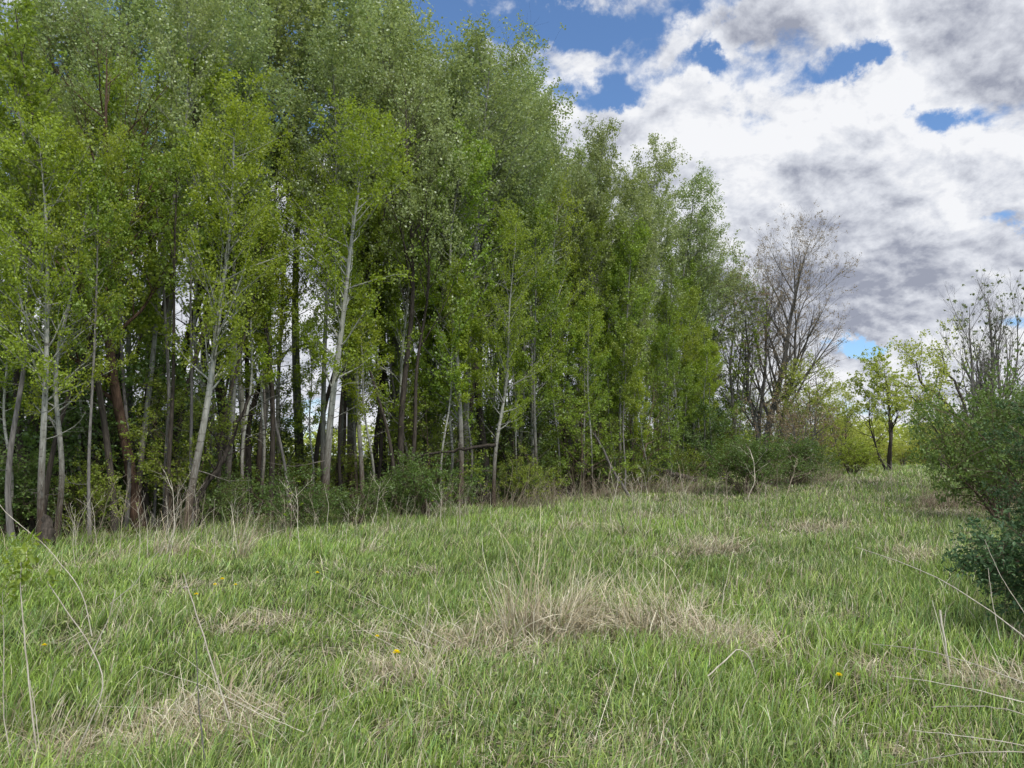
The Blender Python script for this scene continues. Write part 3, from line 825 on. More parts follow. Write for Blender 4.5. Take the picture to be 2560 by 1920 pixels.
# ---------------------------------------------------------------- grass
# dry places: x, y, rx, ry, strength  (from photo pixels)
def dry_spots():
    S = []
    for px, py, rx, ry, w in [
        (620, 1575, 0.45, 0.30, 0.9), (700, 1555, 0.35, 0.25, 0.8), (1000, 1590, 0.55, 0.35, 0.6), (1080, 1630, 0.7, 0.30, 0.8), (1240, 1640, 0.7, 0.3, 0.9), (1400, 1600, 0.7, 0.4, 0.8),
        (1560, 1590, 0.7, 0.4, 0.7), (1740, 1600, 0.5, 0.3, 0.9), (1860, 1620, 0.35, 0.3, 0.7), (980, 1700, 0.35, 0.3, 0.8), (830, 1650, 0.4, 0.3, 0.5), (700, 1680, 0.3, 0.25, 0.5),
        (520, 1820, 0.45, 0.3, 0.9), (320, 1870, 0.55, 0.25, 0.95), (140, 1900, 0.4, 0.25, 0.8), (620, 1870, 0.4, 0.2, 0.5), (1480, 1850, 0.35, 0.2, 0.45), (1440, 1900, 0.5, 0.25, 0.4),
        (1130, 1790, 0.3, 0.25, 0.4), (1560, 1760, 0.3, 0.2, 0.3), (2040, 1550, 0.3, 0.35, 0.6), (1990, 1660, 0.25, 0.2, 0.5), (2200, 1690, 0.3, 0.22, 0.8), (2500, 1720, 0.4, 0.3, 0.8), (2260, 1880, 0.4, 0.2, 0.5),
        (2080, 1760, 0.3, 0.2, 0.35), (1340, 1350, 0.6, 0.5, 0.5), (1640, 1390, 0.6, 0.45, 0.6), (1780, 1360, 0.6, 0.6, 0.7), (1560, 1320, 0.9, 0.7, 0.5), (2060, 1330, 1.0, 0.8, 0.7),
        (2310, 1385, 0.6, 0.5, 0.8), (2400, 1290, 1.3, 1.4, 0.9), (2520, 1275, 1.2, 1.2, 0.9), (2150, 1250, 1.0, 1.2, 0.5), (1960, 1235, 2.0, 1.6, 0.6), (2080, 1205, 2.6, 2.4, 0.6), (1800, 1250, 1.5, 1.2, 0.4),
        (940, 1470, 0.4, 0.35, 0.25), (540, 1410, 0.4, 0.3, 0.3), (1640, 1290, 1.2, 0.9, 0.4)]:
        p = at(px, py); S.append((p.x, p.y, rx, ry, w))
    return S
SPOTS = dry_spots()
def dryness(x, y):
    d = np.zeros_like(x)
    wx = x+0.35*(vnoise(x*2.2, y*2.2, 21)-0.5); wy = y+0.35*(vnoise(x*2.2, y*2.2, 22)-0.5)
    for a, b, rx, ry, w in SPOTS:
        q = ((wx-a)/rx)**2+((wy-b)/ry)**2
        d = np.maximum(d, min(w*1.15, 1.0)*np.exp(-q*0.65))
    n = vnoise(x*0.8, y*0.8, 23)*0.6+vnoise(x*2.6, y*2.6, 24)*0.4
    d = np.maximum(d, 0.6*ss(0.55, 0.75, n))
    return d

GREENS = np.array([[0.215, 0.325, 0.050], [0.275, 0.375, 0.065], [0.185, 0.305, 0.080], [0.370, 0.440, 0.140], [0.150, 0.230, 0.050]])
TANS = np.array([[0.72, 0.62, 0.42], [0.58, 0.49, 0.31], [0.84, 0.77, 0.58], [0.42, 0.33, 0.21], [0.72, 0.65, 0.47]])

def blades(m, base, h, wdt, az, c0, c1, col, dark_base=0.55):
    """3-segment blades. base (n,3); h height; c0 initial lean, c1 bend; col (n,3)"""
    n = len(base)
    dr = np.stack([np.cos(az), np.sin(az), np.zeros(n)], 1)
    sd = np.stack([-np.sin(az), np.cos(az), np.zeros(n)], 1)
    tw = rng.normal(size=n)*0.9
    sd = sd*np.cos(tw)[:, None]+dr*np.sin(tw)[:, None]
    P = [base]; th = c0.copy(); cur = base
    for q in range(3):
        d = dr*np.sin(th)[:, None]; d[:, 2] = np.cos(th)
        cur = cur+d*(h/3)[:, None]
        P.append(cur); th = th+c1/3*(1+0.4*q)
    w = (wdt*0.5)[:, None]*sd
    V = np.stack([P[0]-w*0.7, P[0]+w*0.7, P[1]-w, P[1]+w, P[2]-w*0.75, P[2]+w*0.75, P[3]], 1)
    gzv = ground(V[:, :, 0], V[:, :, 1])+0.004
    V[:, :, 2] = np.maximum(V[:, :, 2], gzv)
    i = np.arange(n)[:, None]*7
    Q = np.concatenate([i+np.array([[0, 1, 3, 2]]), i+np.array([[2, 3, 5, 4]])])
    T = i+np.array([[4, 5, 6]])
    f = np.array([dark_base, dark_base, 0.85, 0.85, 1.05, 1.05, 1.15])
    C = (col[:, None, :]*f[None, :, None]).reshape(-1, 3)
    m.add(V.reshape(-1, 3), Q, T, col=C)

def kinked(m, base, h, wdt, az, c0, c1, col, nseg=5, kink=0.35, dark_base=0.6, drop=0.0):
    n = len(base); P = [base]; cur = base; th = c0.copy(); a = az.copy(); dirs = []
    br = rng.integers(1, nseg, n); bk = (rng.random(n) < 0.30)*rng.uniform(0.4, 1.5, n)
    for q in range(nseg):
        d = np.stack([np.cos(a)*np.sin(th), np.sin(a)*np.sin(th), np.cos(th)], 1)
        cur = cur+d*(h/nseg)[:, None]; P.append(cur)
        th = th+c1/nseg*(0.6+0.8*q/nseg)+rng.normal(size=n)*kink*0.45+bk*(br == q); a = a+rng.normal(size=n)*kink
    P = np.stack(P, 1)
    tw = rng.uniform(0, 6.283, n); sd = norm(np.stack([np.cos(tw), np.sin(tw), rng.normal(size=n)*0.3], 1))
    f = np.linspace(1, 0.25, nseg+1)
    w = (wdt*0.5)[:, None, None]*sd[:, None, :]*f[None, :, None]
    V = np.stack([P-w, P+w], 2).reshape(n, -1, 3)
    V[:, :, 2] = np.maximum(V[:, :, 2], ground(V[:, :, 0], V[:, :, 1])+0.006)
    i = np.arange(n)[:, None]*(2*(nseg+1))
    Q = np.concatenate([i+np.array([[2*q, 2*q+1, 2*q+3, 2*q+2]]) for q in range(nseg)])
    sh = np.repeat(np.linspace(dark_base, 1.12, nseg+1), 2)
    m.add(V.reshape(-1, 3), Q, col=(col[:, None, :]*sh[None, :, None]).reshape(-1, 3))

def build_grass():
    per = 9
    nt_ = 72000
    rmax = 52
    # tufts: density falls off about as 1/r, biased a little nearer
    r = 1.3+(rmax-1.3)*rng.random(nt_)**1.5
    a = rng.uniform(-R(46), R(46), nt_)
    x = r*np.sin(a); y = r*np.cos(a)
    jx = rng.random(nt_)
    sg = 0.016+0.004*r
    x = np.repeat(x, per)+rng.normal(size=nt_*per)*np.repeat(sg, per)
    y = np.repeat(y, per)+rng.normal(size=nt_*per)*np.repeat(sg, per)
    jx = np.repeat(jx, per); r = np.repeat(r, per); n = nt_*per
    into = y-edge(x)
    keep = rng.random(n) > ss(-0.5, 2.5, into)*0.9*(x < 16)
    dry = dryness(x, y)
    keep &= rng.random(n) > dry*0.62
    x, y, r, into, dry, cellj = x[keep], y[keep], r[keep], into[keep], dry[keep], jx[keep]
    n = len(x)
    z = ground(x, y)
    lush = vnoise(x*0.55, y*0.55, 41)*0.6+vnoise(x*1.9, y*1.9, 42)*0.4
    h = (0.065+0.19*lush)*(0.65+0.7*cellj)*rng.uniform(0.55, 1.35, n)*(1+0.25*ss(8, 20, r))
    h *= 1-0.25*dry
    w = 0.0048*rng.uniform(0.6, 1.5, n)*(1+np.maximum(r-5, 0)*0.10)
    wind = 0.6
    az = np.where(rng.random(n) < 0.45, wind+rng.normal(size=n)*0.7, rng.uniform(0, 2*np.pi, n))
    c0 = np.abs(rng.normal(size=n))*0.22+0.05
    c1 = np.abs(rng.normal(size=n))*0.75+0.25
    hue = vnoise(x*0.9, y*0.9, 43)+0.3*rng.normal(size=n)
    ci = np.clip((hue*5), 0, 4).astype(int)
    col = GREENS[ci]*rng.uniform(0.65, 1.6, (n, 1))
    pt_ = vnoise(x*0.30, y*0.30, 44)[:, None]
    col = col*(0.82+0.36*pt_)
    st = rng.random(n) < (0.07+0.35*dry+0.08*ss(10, 28, r))
    col[st] = TANS[rng.integers(0, 5, st.sum())]*rng.uniform(0.7, 1.1, (st.sum(), 1))
    m = NP()
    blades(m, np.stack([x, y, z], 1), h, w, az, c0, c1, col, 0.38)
    # small broad leaves (clover, young weeds) between the blades
    nb = 45000
    r = 1.3+10*rng.random(nb)**1.1; a = rng.uniform(-R(46), R(46), nb)
    x = r*np.sin(a); y = r*np.cos(a); ok = vnoise(x*1.4, y*1.4, 71)+0.25*rng.random(nb) > 0.62
    x, y = x[ok], y[ok]; nb = len(x)
    c = np.stack([x, y, ground(x, y)+rng.uniform(0.015, 0.11, nb)], 1)
    nv = m.n; leaf_quads(m, c, rng.uniform(0.014, 0.038, nb), mat=0, upb=2.0, w=0.7)
    m.C.append(np.repeat(GREENS[rng.integers(0, 5, nb)]*rng.uniform(0.55, 1.0, (nb, 1)), 4, 0))
    tag(m.build('grass', [GRASS], smooth=True), 'lush green spring grass covering the meadow', 'grass', kind='stuff')

    # flattened straw / thatch
    n = 330000
    r = 1.3+(46-1.3)*rng.random(n)**1.5
    a = rng.uniform(-R(46), R(46), n)
    x = r*np.sin(a); y = r*np.cos(a)
    dry = dryness(x, y)
    into = y-edge(x)
    keep = (rng.random(n) < 0.10+dry*0.75) & (into < 1.0)
    x, y, r, dry = x[keep], y[keep], r[keep], dry[keep]; n = len(x)
    z = ground(x, y)+rng.random(n)*0.05*(0.3+dry)
    L = rng.uniform(0.08, 0.34, n)*(0.7+0.5*dry)
    w = 0.0042*rng.uniform(0.6, 1.5, n)*(1+np.maximum(r-5, 0)*0.12)
    flow = vnoise(x*1.5, y*1.5, 51)*8
    az = flow+rng.normal(size=n)*0.7
    c0 = rng.uniform(0.9, 1.6, n); c1 = rng.uniform(0.0, 0.9, n)
    col = TANS[rng.integers(0, 5, n)]*rng.uniform(0.65, 1.1, (n, 1))
    m = NP()
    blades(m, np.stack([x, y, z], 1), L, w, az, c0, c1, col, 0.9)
    # long thin dead stems leaning over the grass
    n = 16000
    r = 1.6+32*rng.random(n)**1.2; a = rng.uniform(-R(46), R(46), n); x = r*np.sin(a); y = r*np.cos(a)
    keep = (rng.random(n) < 0.16+0.84*dryness(x, y)) & (y-edge(x) < 0.5)
    x, y, r = x[keep], y[keep], r[keep]; n = len(x)
    col = TANS[rng.integers(0, 5, n)]*rng.uniform(0.75, 1.15, (n, 1))
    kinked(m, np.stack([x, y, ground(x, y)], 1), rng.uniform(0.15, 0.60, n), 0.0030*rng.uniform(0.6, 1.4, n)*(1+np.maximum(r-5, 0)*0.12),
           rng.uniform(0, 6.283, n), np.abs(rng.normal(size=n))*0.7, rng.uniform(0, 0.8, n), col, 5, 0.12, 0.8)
    tag(m.build('straw', [STRAW], smooth=True), 'flattened dead straw lying in pale patches between the green grass', 'dry grass', kind='stuff')
build_grass()

# ---------------------------------------------------------------- dry clumps
def clump(px, py, rad, hgt, nb, lean=0.0, droop=0.9, label='', name='dry_grass_clump', tone=1.0, red=0.0, az0=0.0, wid=0.0078, group=None, green=0.12, spike=0.05, yscale=1.0):
    p = at(px, py)
    root_xyz = p
    n = int(nb*0.8); hgt = hgt*1.12
    rr = rad*np.sqrt(rng.random(n)); aa = rng.uniform(0, 2*np.pi, n)
    x = p.x+rr*np.cos(aa); y = p.y+rr*np.sin(aa)*yscale
    z = ground(x, y)
    h = hgt*rng.uniform(0.45, 1.15, n)
    ns = 9
    sub = rng.integers(0, ns, n); s_r = rad*np.sqrt(rng.random(ns))*0.85; s_a = rng.uniform(0, 6.283, ns)
    s_h = rng.uniform(0.45, 1.25, ns); s_az = rng.uniform(0, 6.283, ns); s_l = rng.uniform(0, 0.55, ns); s_c = rng.uniform(0.6, 1.25, ns)
    g = rng.random(n) < 0.8
    x[g] = p.x+(s_r*np.cos(s_a))[sub[g]]+rng.normal(size=g.sum())*rad*0.16
    y[g] = p.y+(s_r*np.sin(s_a))[sub[g]]*yscale+rng.normal(size=g.sum())*rad*0.16*yscale
    z = ground(x, y)
    h[g] *= s_h[sub[g]]
    az = aa+rng.normal(size=n)*0.9
    az[g] = s_az[sub[g]]+rng.normal(size=g.sum())*0.9
    k = rng.random(n) < 0.55 if lean else np.zeros(n, bool)
    az[k] = az0+rng.normal(size=k.sum())*0.5
    c0 = np.abs(rng.normal(size=n))*0.25+lean*k+s_l[sub]*g; c1 = np.abs(rng.normal(size=n))*droop+0.15
    sp = rng.random(n) < spike
    h[sp] *= 1.7; c1[sp] *= 0.35; c0[sp] *= 0.6
    fl = rng.random(n) < 0.22
    h[fl] *= 1.2; c1[fl] *= 2.6; 
    w = wid*rng.uniform(0.5, 1.4, n)*(1+max(p.y-5, 0)*0.13)
    col = TANS[rng.integers(0, 5, n)]*rng.uniform(0.7, 1.35, (n, 1))*tone
    col = col*(1-red)+np.array([0.22, 0.13, 0.085])*red
    gr = rng.random(n) < green
    col[gr] = GREENS[rng.integers(0, 5, gr.sum())]
    m = NP()
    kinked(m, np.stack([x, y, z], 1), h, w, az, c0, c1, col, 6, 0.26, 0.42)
    # move origin to base
    for i in range(len(m.V)): m.V[i] = m.V[i]-np.array([p.x, p.y, p.z])
    o = m.build(name, [STRAW], smooth=True, loc=tuple(p))
    return tag(o, label, 'dry grass', group)
G = 'dry grass clumps in the meadow'
clump(1430, 1585, 0.42, 0.42, 1400, 0.15, 1.1, 'tall upright tan grass clump in the middle of the meadow', group=G, spike=0.14)
clump(1640, 1580, 0.40, 0.40, 1200, 0.3, 1.2, 'tan grass clump right of the tallest one, leaning left', group=G, az0=2.6, spike=0.12)
clump(1770, 1625, 0.38, 0.32, 1300, 0.2, 1.5, 'rounded curly mop of dead grass below right of the leaning clump', group=G, az0=-0.5, spike=0.04)
clump(1865, 1640, 0.16, 0.30, 130, 0.4, 2.2, 'small pale curled clump with drooping white blades at the right end of the row', group=G, tone=1.15, wid=0.008, az0=-0.3, spike=0.0)
clump(1270, 1600, 0.30, 0.50, 420, 0.25, 0.5, 'sparse clump of long pale blades left of the tallest tan clump', group=G, az0=2.4, spike=0.3)
clump(1130, 1620, 0.42, 0.24, 600, 0.3, 1.2, 'loose thin straw clump left of the centre clumps', group=G, az0=0.4)
clump(1770, 1385, 0.50, 0.42, 700, 0.55, 0.5, 'bronze tuft combed over to the right, mid meadow', group=G, az0=0.15, tone=0.95)
clump(985, 1700, 0.24, 0.24, 520, 0.2, 1.9, 'small drooping clump by the dandelion, left of centre', group=G, az0=-1.2)
clump(520, 1830, 0.34, 0.24, 1000, 0.3, 1.3, 'mound of dead grass near the bottom left', group=G, az0=0.3)
clump(400, 1875, 0.34, 0.18, 800, 0.4, 1.5, 'low flattened mound just left of the bottom left mound', group=G, az0=2.9)
clump(180, 1900, 0.22, 0.18, 380, 0.3, 1.6, 'dead grass around the foot of the left foreground sapling', group=G, az0=0.5)
clump(2200, 1700, 0.17, 0.16, 240, 0.3, 1.8, 'small curled tan clump low on the right', group=G, az0=0.2)
clump(2500, 1735, 0.26, 0.22, 420, 0.2, 1.6, 'tan clump at the right photo edge below the big bush', group=G, az0=2.0)
clump(2320, 1395, 0.42, 0.24, 380, 0.4, 1.1, 'pale matted clump left of the big right bush', group=G, az0=-0.5, tone=1.05)
clump(2050, 1330, 0.55, 0.26, 480, 0.3, 0.9, 'wide low clump of grey straw in the middle right of the meadow', group=G, tone=0.85)
clump(1560, 1345, 0.5, 0.42, 300, 0.3, 0.5, 'airy clump of long pale stems in front of the five-trunk clump', group=G, az0=2.6, spike=0.25, green=0.3)
clump(1440, 1330, 0.5, 0.34, 240, 0.3, 0.6, 'thin pale straw in front of the middle clump of trunks', group=G, az0=0.8, spike=0.2, green=0.3)
clump(425, 1400, 0.24, 0.42, 260, 0.2, 0.8, 'whitish dry clump below the thick pale aspen', group=G, tone=1.1, spike=0.3)
clump(602, 1410, 0.13, 0.44, 110, 0.1, 0.5, 'narrow upright tan tuft right of the whitish clump', group=G, spike=0.3)
clump(915, 1395, 0.15, 0.36, 110, 0.2, 0.7, 'narrow pale tuft in front of the light green bush', group=G, tone=1.1, spike=0.3)
clump(2390, 1275, 1.15, 0.62, 1500, 0.2, 1.0, 'reddish brown thicket of dead canes left of the big right bush', name='dead_cane_thicket', red=0.55, tone=0.9, wid=0.004, green=0.03, spike=0.2)
clump(2540, 1262, 1.0, 0.6, 1000, 0.2, 1.0, 'reddish brown dead canes seen behind the big right bush', name='dead_cane_thicket', red=0.5, tone=0.9, wid=0.004, green=0.03, spike=0.2)
# brown dead fringe along the foot of the trees
for i, (px, py) in enumerate([(1480, 1248), (1560, 1240), (1640, 1236), (1720, 1238), (1790, 1232), (1380, 1262), (1290, 1272), (1960, 1215), (2040, 1208)]):
    clump(px, py, 1.3, 0.75, 420, 0.1, 0.7, 'brown dead grass fringe along the foot of the right half of the grove', name='dead_grass_fringe', red=0.35, tone=0.8,
          group='brown fringe along the foot of the grove', green=0.1, spike=0.2, yscale=0.4, wid=0.0042)
for i, (px, py) in enumerate([(180, 1372), (300, 1356), (520, 1350), (620, 1345), (1030, 1308), (1130, 1300)]):
    clump(px, py, 0.9, 0.5, 200, 0.1, 0.7, 'thin straw-coloured fringe of dead grass at the foot of the left half of the grove', name='dead_grass_fringe', red=0.1, tone=0.8,
          group='straw fringe along the foot of the grove', green=0.5, spike=0.35, yscale=0.4, wid=0.0035)

# ---------------------------------------------------------------- dead weed stalks
def stalk_proto(H, seed, nb, mat, lean=0.1, leaf=None):
    m = NP()
    P = trunk_path(H, 0.011, seed, k=12, lean=(lean, 0.0))[None]
    t = np.linspace(0, 1, 12); Rr = (0.0040*(1-0.65*t))[None]
    tubes(m, P, Rr, 5)
    if nb:
        P1, R1, _ = grow(P, Rr, nb, 0.45, 0.98, H*0.28, 32, 0.5, k=6, wob=0.06, rr=0.65, rmin=0.0018)
        tubes(m, P1, R1, 4)
        P2, R2, _ = grow(P1, R1, 3, 0.3, 1, H*0.09, 35, 0.4, k=4, wob=0.08, rr=0.6, rmin=0.0014)
        tubes(m, P2, R2, 3)
        if leaf: leaves_on(m, P2, leaf, 0.03, 0.3, 0.01, mat=1)
    o = m.build('weed_stalk', [mat, LF_FRONT], smooth=True); o['H'] = H
    return o
st_p = [stalk_proto(1.1, 201, 0, STALK, 0.08), stalk_proto(1.1, 202, 5, STALK, 0.02), stalk_proto(1.1, 203, 7, STALKB, -0.05),
        stalk_proto(1.1, 204, 3, STALKB, 0.12), stalk_proto(1.1, 205, 0, STALKB, -0.12)]
leafy_p = stalk_proto(1.1, 206, 6, STALKB, 0.03, leaf=60)
def put_stalk(pr, px, py, h, lab, group, tilt=0.0, thick=1.0):
    p = at(px, py)
    o = pr if pr.name not in used else pr.copy()
    if pr.name in used: COL.objects.link(o)
    used.add(pr.name)
    s = h/pr['H']; k = s*thick*(1+max(p.y-8, 0)*0.045)
    o.matrix_world = Matrix.Translation(p-Vector((0, 0, 0.01))) @ Matrix.Rotation(tilt, 4, 'Y') @ Matrix.Rotation(rng.uniform(0, 6.28), 4, 'Z') @ Matrix.Diagonal((k*1.25, k*1.25, s, 1))
    o.name = 'weed_stalk'
    for kk in ('label', 'category', 'group'):
        if kk in o: del o[kk]
    tag(o, lab, 'weed', group)
    return o
GS = 'dead weed stalks along the field'
r3 = np.random.default_rng(91)
for i in range(85):
    px = r3.uniform(150, 1500); py = np.interp(px, [150, 600, 1000, 1500], [1400, 1370, 1330, 1290])+r3.uniform(-22, 45)
    put_stalk(st_p[int(r3.integers(3))], px, py, r3.uniform(0.45, 1.15), 'thin pale dead weed stalk standing before the left and middle part of the grove', GS, r3.normal()*0.12)
for i in range(85):
    px = r3.uniform(1480, 2320); py = np.interp(px, [1480, 1900, 2320], [1300, 1275, 1250])+r3.uniform(-25, 75)
    put_stalk(st_p[int(r3.integers(1, 5))], px, py, r3.uniform(0.5, 1.3), 'thin dead weed stalk standing in the rough grass of the right half', 'dead weed stalks in the right half', r3.normal()*0.10)
for px, py, h, lab in [(1100, 1320, 0.9, 'yellowish leafy sapling shoot in front of the middle clump of trunks'),
                       (1200, 1300, 0.8, 'yellowish leafy shoot right below the stout grey trunk'),
                       (720, 1395, 1.0, 'forked pale shoot with green tips before the leafy green bush'),
                       (1820, 1262, 0.9, 'bright green leafy shoot before the large rounded bush'),
                       (1380, 1290, 0.8, 'leafy shoot between the middle clump and the five-trunk clump'),
                       (1560, 1290, 0.9, 'leafy shoot below the leaning dead pole')]:
    put_stalk(leafy_p, px, py, h, lab, None, 0.0)
GW = None
put_stalk(st_p[1], 415, 1405, 1.25, 'tallest pale branching weed in the whitish clump below the thick pale aspen', GW, 0.0, 1.6)
put_stalk(st_p[2], 210, 1400, 1.1, 'branching grey weed leaning right before the leftmost aspens', GW, 0.25, 1.5)
put_stalk(st_p[1], 1870, 1255, 1.6, 'tall pale branching sapling skeleton before the large rounded bush', GW, 0.1, 1.6)
put_stalk(st_p[2], 1960, 1250, 1.5, 'pale branching sapling skeleton before the smaller green bush', GW, 0.2, 1.6)

# ---------------------------------------------------------------- near stems
def stems(name, paths, label, cat, mat, leaf=None, loc=None, leaf_mat_=None, sides=6):
    """paths: list of (list of (px,py,depth), r0, r1)"""
    allp = []
    o = np.array(list(pt(*paths[0][0][0])))
    m = NP()
    for pix, r0, r1 in paths:
        P = np.array([list(pt(a, b, c)) for a, b, c in pix])
        n = 16; tt = np.linspace(0, len(P)-1, n); i0 = np.arange(len(P))
        # smooth interpolation
        Q = np.stack([np.interp(tt, i0, P[:, a]) for a in range(3)], 1)
        for _ in range(2): Q[1:-1] = (Q[:-2]+2*Q[1:-1]+Q[2:])/4
        Q[1:-1] += rng.normal(size=Q[1:-1].shape)*0.0012
        Q -= o
        tubes(m, Q[None], np.linspace(r0, r1, n)[None], sides)
        allp.append(Q)
    if leaf:
        root = empty(name, tuple(o))
        m.build('stem', [mat], root, smooth=True)
        for (a, b, c, sz, cnt, sp) in leaf:
            q = np.array(list(pt(a, b, c)))-o
            cc = q+rng.normal(size=(cnt, 3))*sp
            if cnt <= 12:
                for w_ in range(cnt):
                    ml = NP(); leaf_quads(ml, cc[w_:w_+1], np.full(1, sz), mat=0, upb=0.4, w=0.5, shape=6, droop=-1.0)
                    ml.build('leaf', [leaf_mat_], root)
                continue
            ml = NP()
            leaf_quads(ml, cc, sz*rng.uniform(0.7, 1.3, cnt), mat=0, upb=0.4, w=0.5, shape=6, droop=-1.0)
            tag(ml.build('leaf_cluster', [leaf_mat_], root), kind='stuff')
        return tag(root, label, cat)
    return tag(m.build(name, [mat], smooth=True, loc=tuple(o)), label, cat)

D = 3.75
stems('young_sapling', [
    ([(95, 1905, D), (78, 1760, D), (62, 1600, D), (50, 1480, D), (52, 1400, D)], 0.0048, 0.0022),
    ([(100, 1905, D), (92, 1800, D), (75, 1700, D)], 0.003, 0.0015),
    ([(185, 1890, D), (250, 1760, D), (262, 1690, D), (220, 1600, D), (160, 1520, D), (122, 1460, D)], 0.0038, 0.0022),
    ([(228, 1640, D), (275, 1540, D), (290, 1475, D)], 0.003, 0.0018),
    ([(275, 1510, D), (340, 1460, D), (375, 1400, D), (420, 1360, D)], 0.0022, 0.0012),
    ([(230, 1590, D), (205, 1470, D), (150, 1410, D), (105, 1350, D), (30, 1300, D), (-20, 1240, D)], 0.0026, 0.0014),
    ([(30, 1905, D), (8, 1800, D), (10, 1640, D), (6, 1480, D)], 0.003, 0.0015)],
    'pale-stemmed young sapling with first green leaves at the lower left photo edge', 'sapling', STALK,
    leaf=[(95, 1335, D, 0.055, 3, 0.008), (118, 1352, D, 0.045, 3, 0.008), (50, 1400, D, 0.04, 70, 0.04), (40, 1450, D, 0.035, 60, 0.035), (130, 1445, D, 0.05, 9, 0.02), (45, 1360, D, 0.03, 14, 0.03),
          (45, 1510, D, 0.03, 16, 0.025), (8, 1510, D, 0.035, 10, 0.03)], leaf_mat_=LF_MID)
stems('dead_stalk', [([(575, 1800, 4.2), (555, 1740, 4.25), (520, 1620, 4.3), (490, 1530, 4.35), (470, 1470, 4.4), (458, 1432, 4.4)], 0.0052, 0.0028),
                     ([(472, 1472, 4.4), (464, 1466, 4.38), (460, 1470, 4.36)], 0.004, 0.006)],
      'straight pale dead stalk with a knot near its tip, left foreground', 'stalk', STALK)
stems('dead_stalk', [([(516, 1935, 3.55), (505, 1850, 3.6), (496, 1740, 3.65), (490, 1600, 3.7)], 0.0042, 0.002)],
      'thin bluish grey stalk rising from the bottom edge beside the left mound', 'stalk', BK_GREY)
for i, (path, lab) in enumerate([
    ([(690, 1850, 4.0), (600, 1810, 4.1), (430, 1770, 4.2), (225, 1765, 4.3)], 'nearly level tan straw lying left over the bottom left mound'),
    ([(760, 1830, 4.1), (640, 1780, 4.2), (500, 1710, 4.4), (355, 1665, 4.6)], 'long straw leaning left from the bottom left mound'),
    ([(700, 1800, 4.2), (620, 1760, 4.3), (520, 1690, 4.5), (440, 1628, 4.7)], 'straw rising to the left behind the bottom left mound'),
    ([(690, 1815, 4.3), (800, 1780, 4.4), (870, 1740, 4.6), (940, 1710, 4.8)], 'straw slanting up to the right of the bottom left mound'),
    ([(720, 1790, 4.4), (640, 1745, 4.5), (585, 1715, 4.6)], 'short broken straw on the bottom left mound'),
    ([(1130, 1610, 5.6), (1010, 1540, 5.9), (860, 1470, 6.4), (800, 1432, 6.8)], 'very long fine stem arching left toward the upper dandelion'),
    ([(1000, 1625, 5.6), (900, 1570, 5.8), (815, 1510, 6.1)], 'pair of straight straws leaning left, centre left'),
    ([(1150, 1600, 5.7), (1100, 1480, 6.0), (1040, 1365, 6.4)], 'tall thin stem leaning left of the centre clumps'),
    ([(1060, 1640, 5.4), (1010, 1560, 5.6), (955, 1450, 5.9)], 'thin upright stem beside the dandelion'),
    ([(1080, 1620, 5.5), (980, 1580, 5.6), (880, 1575, 5.7)], 'low arched straw above the dandelion'),
    ([(40, 1932, 3.5), (200, 1905, 3.6), (440, 1900, 3.7)], 'flat straw lying on the bottom left edge')]):
    stems('straw_stem', [(path, 0.0020, 0.0009)], lab, 'straw', STALK, sides=5)
# arching blades coming in from the right
def arch(pix, r0, r1, lab):
    return stems('arching_grass_stem', [(pix, r0*1.15, r1*1.4)], lab, 'grass stem', STALK, sides=5)
arch([(2760, 1900, 2.7), (2660, 1680, 2.9), (2560, 1590, 3.0), (2440, 1500, 3.2), (2300, 1420, 3.5), (2140, 1368, 3.9)], 0.0032, 0.0012, 'longest pale grass stem arching in from the right edge across the big bush')
arch([(2760, 1930, 2.6), (2660, 1750, 2.8), (2560, 1708, 2.9), (2440, 1660, 3.1), (2300, 1622, 3.3), (2180, 1610, 3.6)], 0.0026, 0.001, 'pale stem arching in from the right, second below the longest')
arch([(2800, 1960, 2.6), (2660, 1790, 2.7), (2560, 1755, 2.8), (2400, 1715, 3.0), (2230, 1690, 3.3)], 0.0024, 0.001, 'pale stem arching in from the right over the small curled tan clump')
arch([(2800, 1990, 2.6), (2680, 1850, 2.7), (2560, 1780, 2.8), (2460, 1763, 2.9), (2330, 1768, 3.0)], 0.0022, 0.001, 'short pale stem entering from the lower right edge')
arch([(2800, 2000, 2.6), (2680, 1900, 2.65), (2560, 1862, 2.7), (2420, 1840, 2.85), (2280, 1825, 3.0)], 0.0024, 0.001, 'pale stem entering just above the lower right corner')
arch([(2800, 2010, 2.5), (2680, 1900, 2.55), (2560, 1878, 2.6), (2400, 1880, 2.7), (2240, 1915, 2.9)], 0.0026, 0.001, 'lowest pale stem entering at the lower right corner and drooping')
stems('dead_stalk', [([(2375, 1680, 5.0), (2365, 1620, 5.0), (2356, 1570, 5.0), (2350, 1525, 5.0)], 0.005, 0.007), ([(2372, 1670, 5.0), (2350, 1570, 5.05), (2330, 1500, 5.1)], 0.003, 0.0015)],
      'stout pale broken reed standing left of the big right bush', 'stalk', STALK)
stems('dead_stalk', [([(2600, 1610, 5.2), (2560, 1530, 5.2), (2500, 1440, 5.2), (2462, 1350, 5.2)], 0.003, 0.0015), ([(2500, 1600, 5.2), (2480, 1500, 5.2), (2470, 1420, 5.2)], 0.003, 0.0015)],
      'thin pale stems crossing in front of the big right bush', 'stalk', STALK)
stems('bent_reed', [([(1770, 1690, 4.9), (1815, 1650, 4.95), (1845, 1618, 5.0), (1875, 1640, 5.0), (1890, 1690, 5.0)], 0.005, 0.003)], 'white bent reed blade folded over in front of the small pale curled clump', 'reed', STALK)

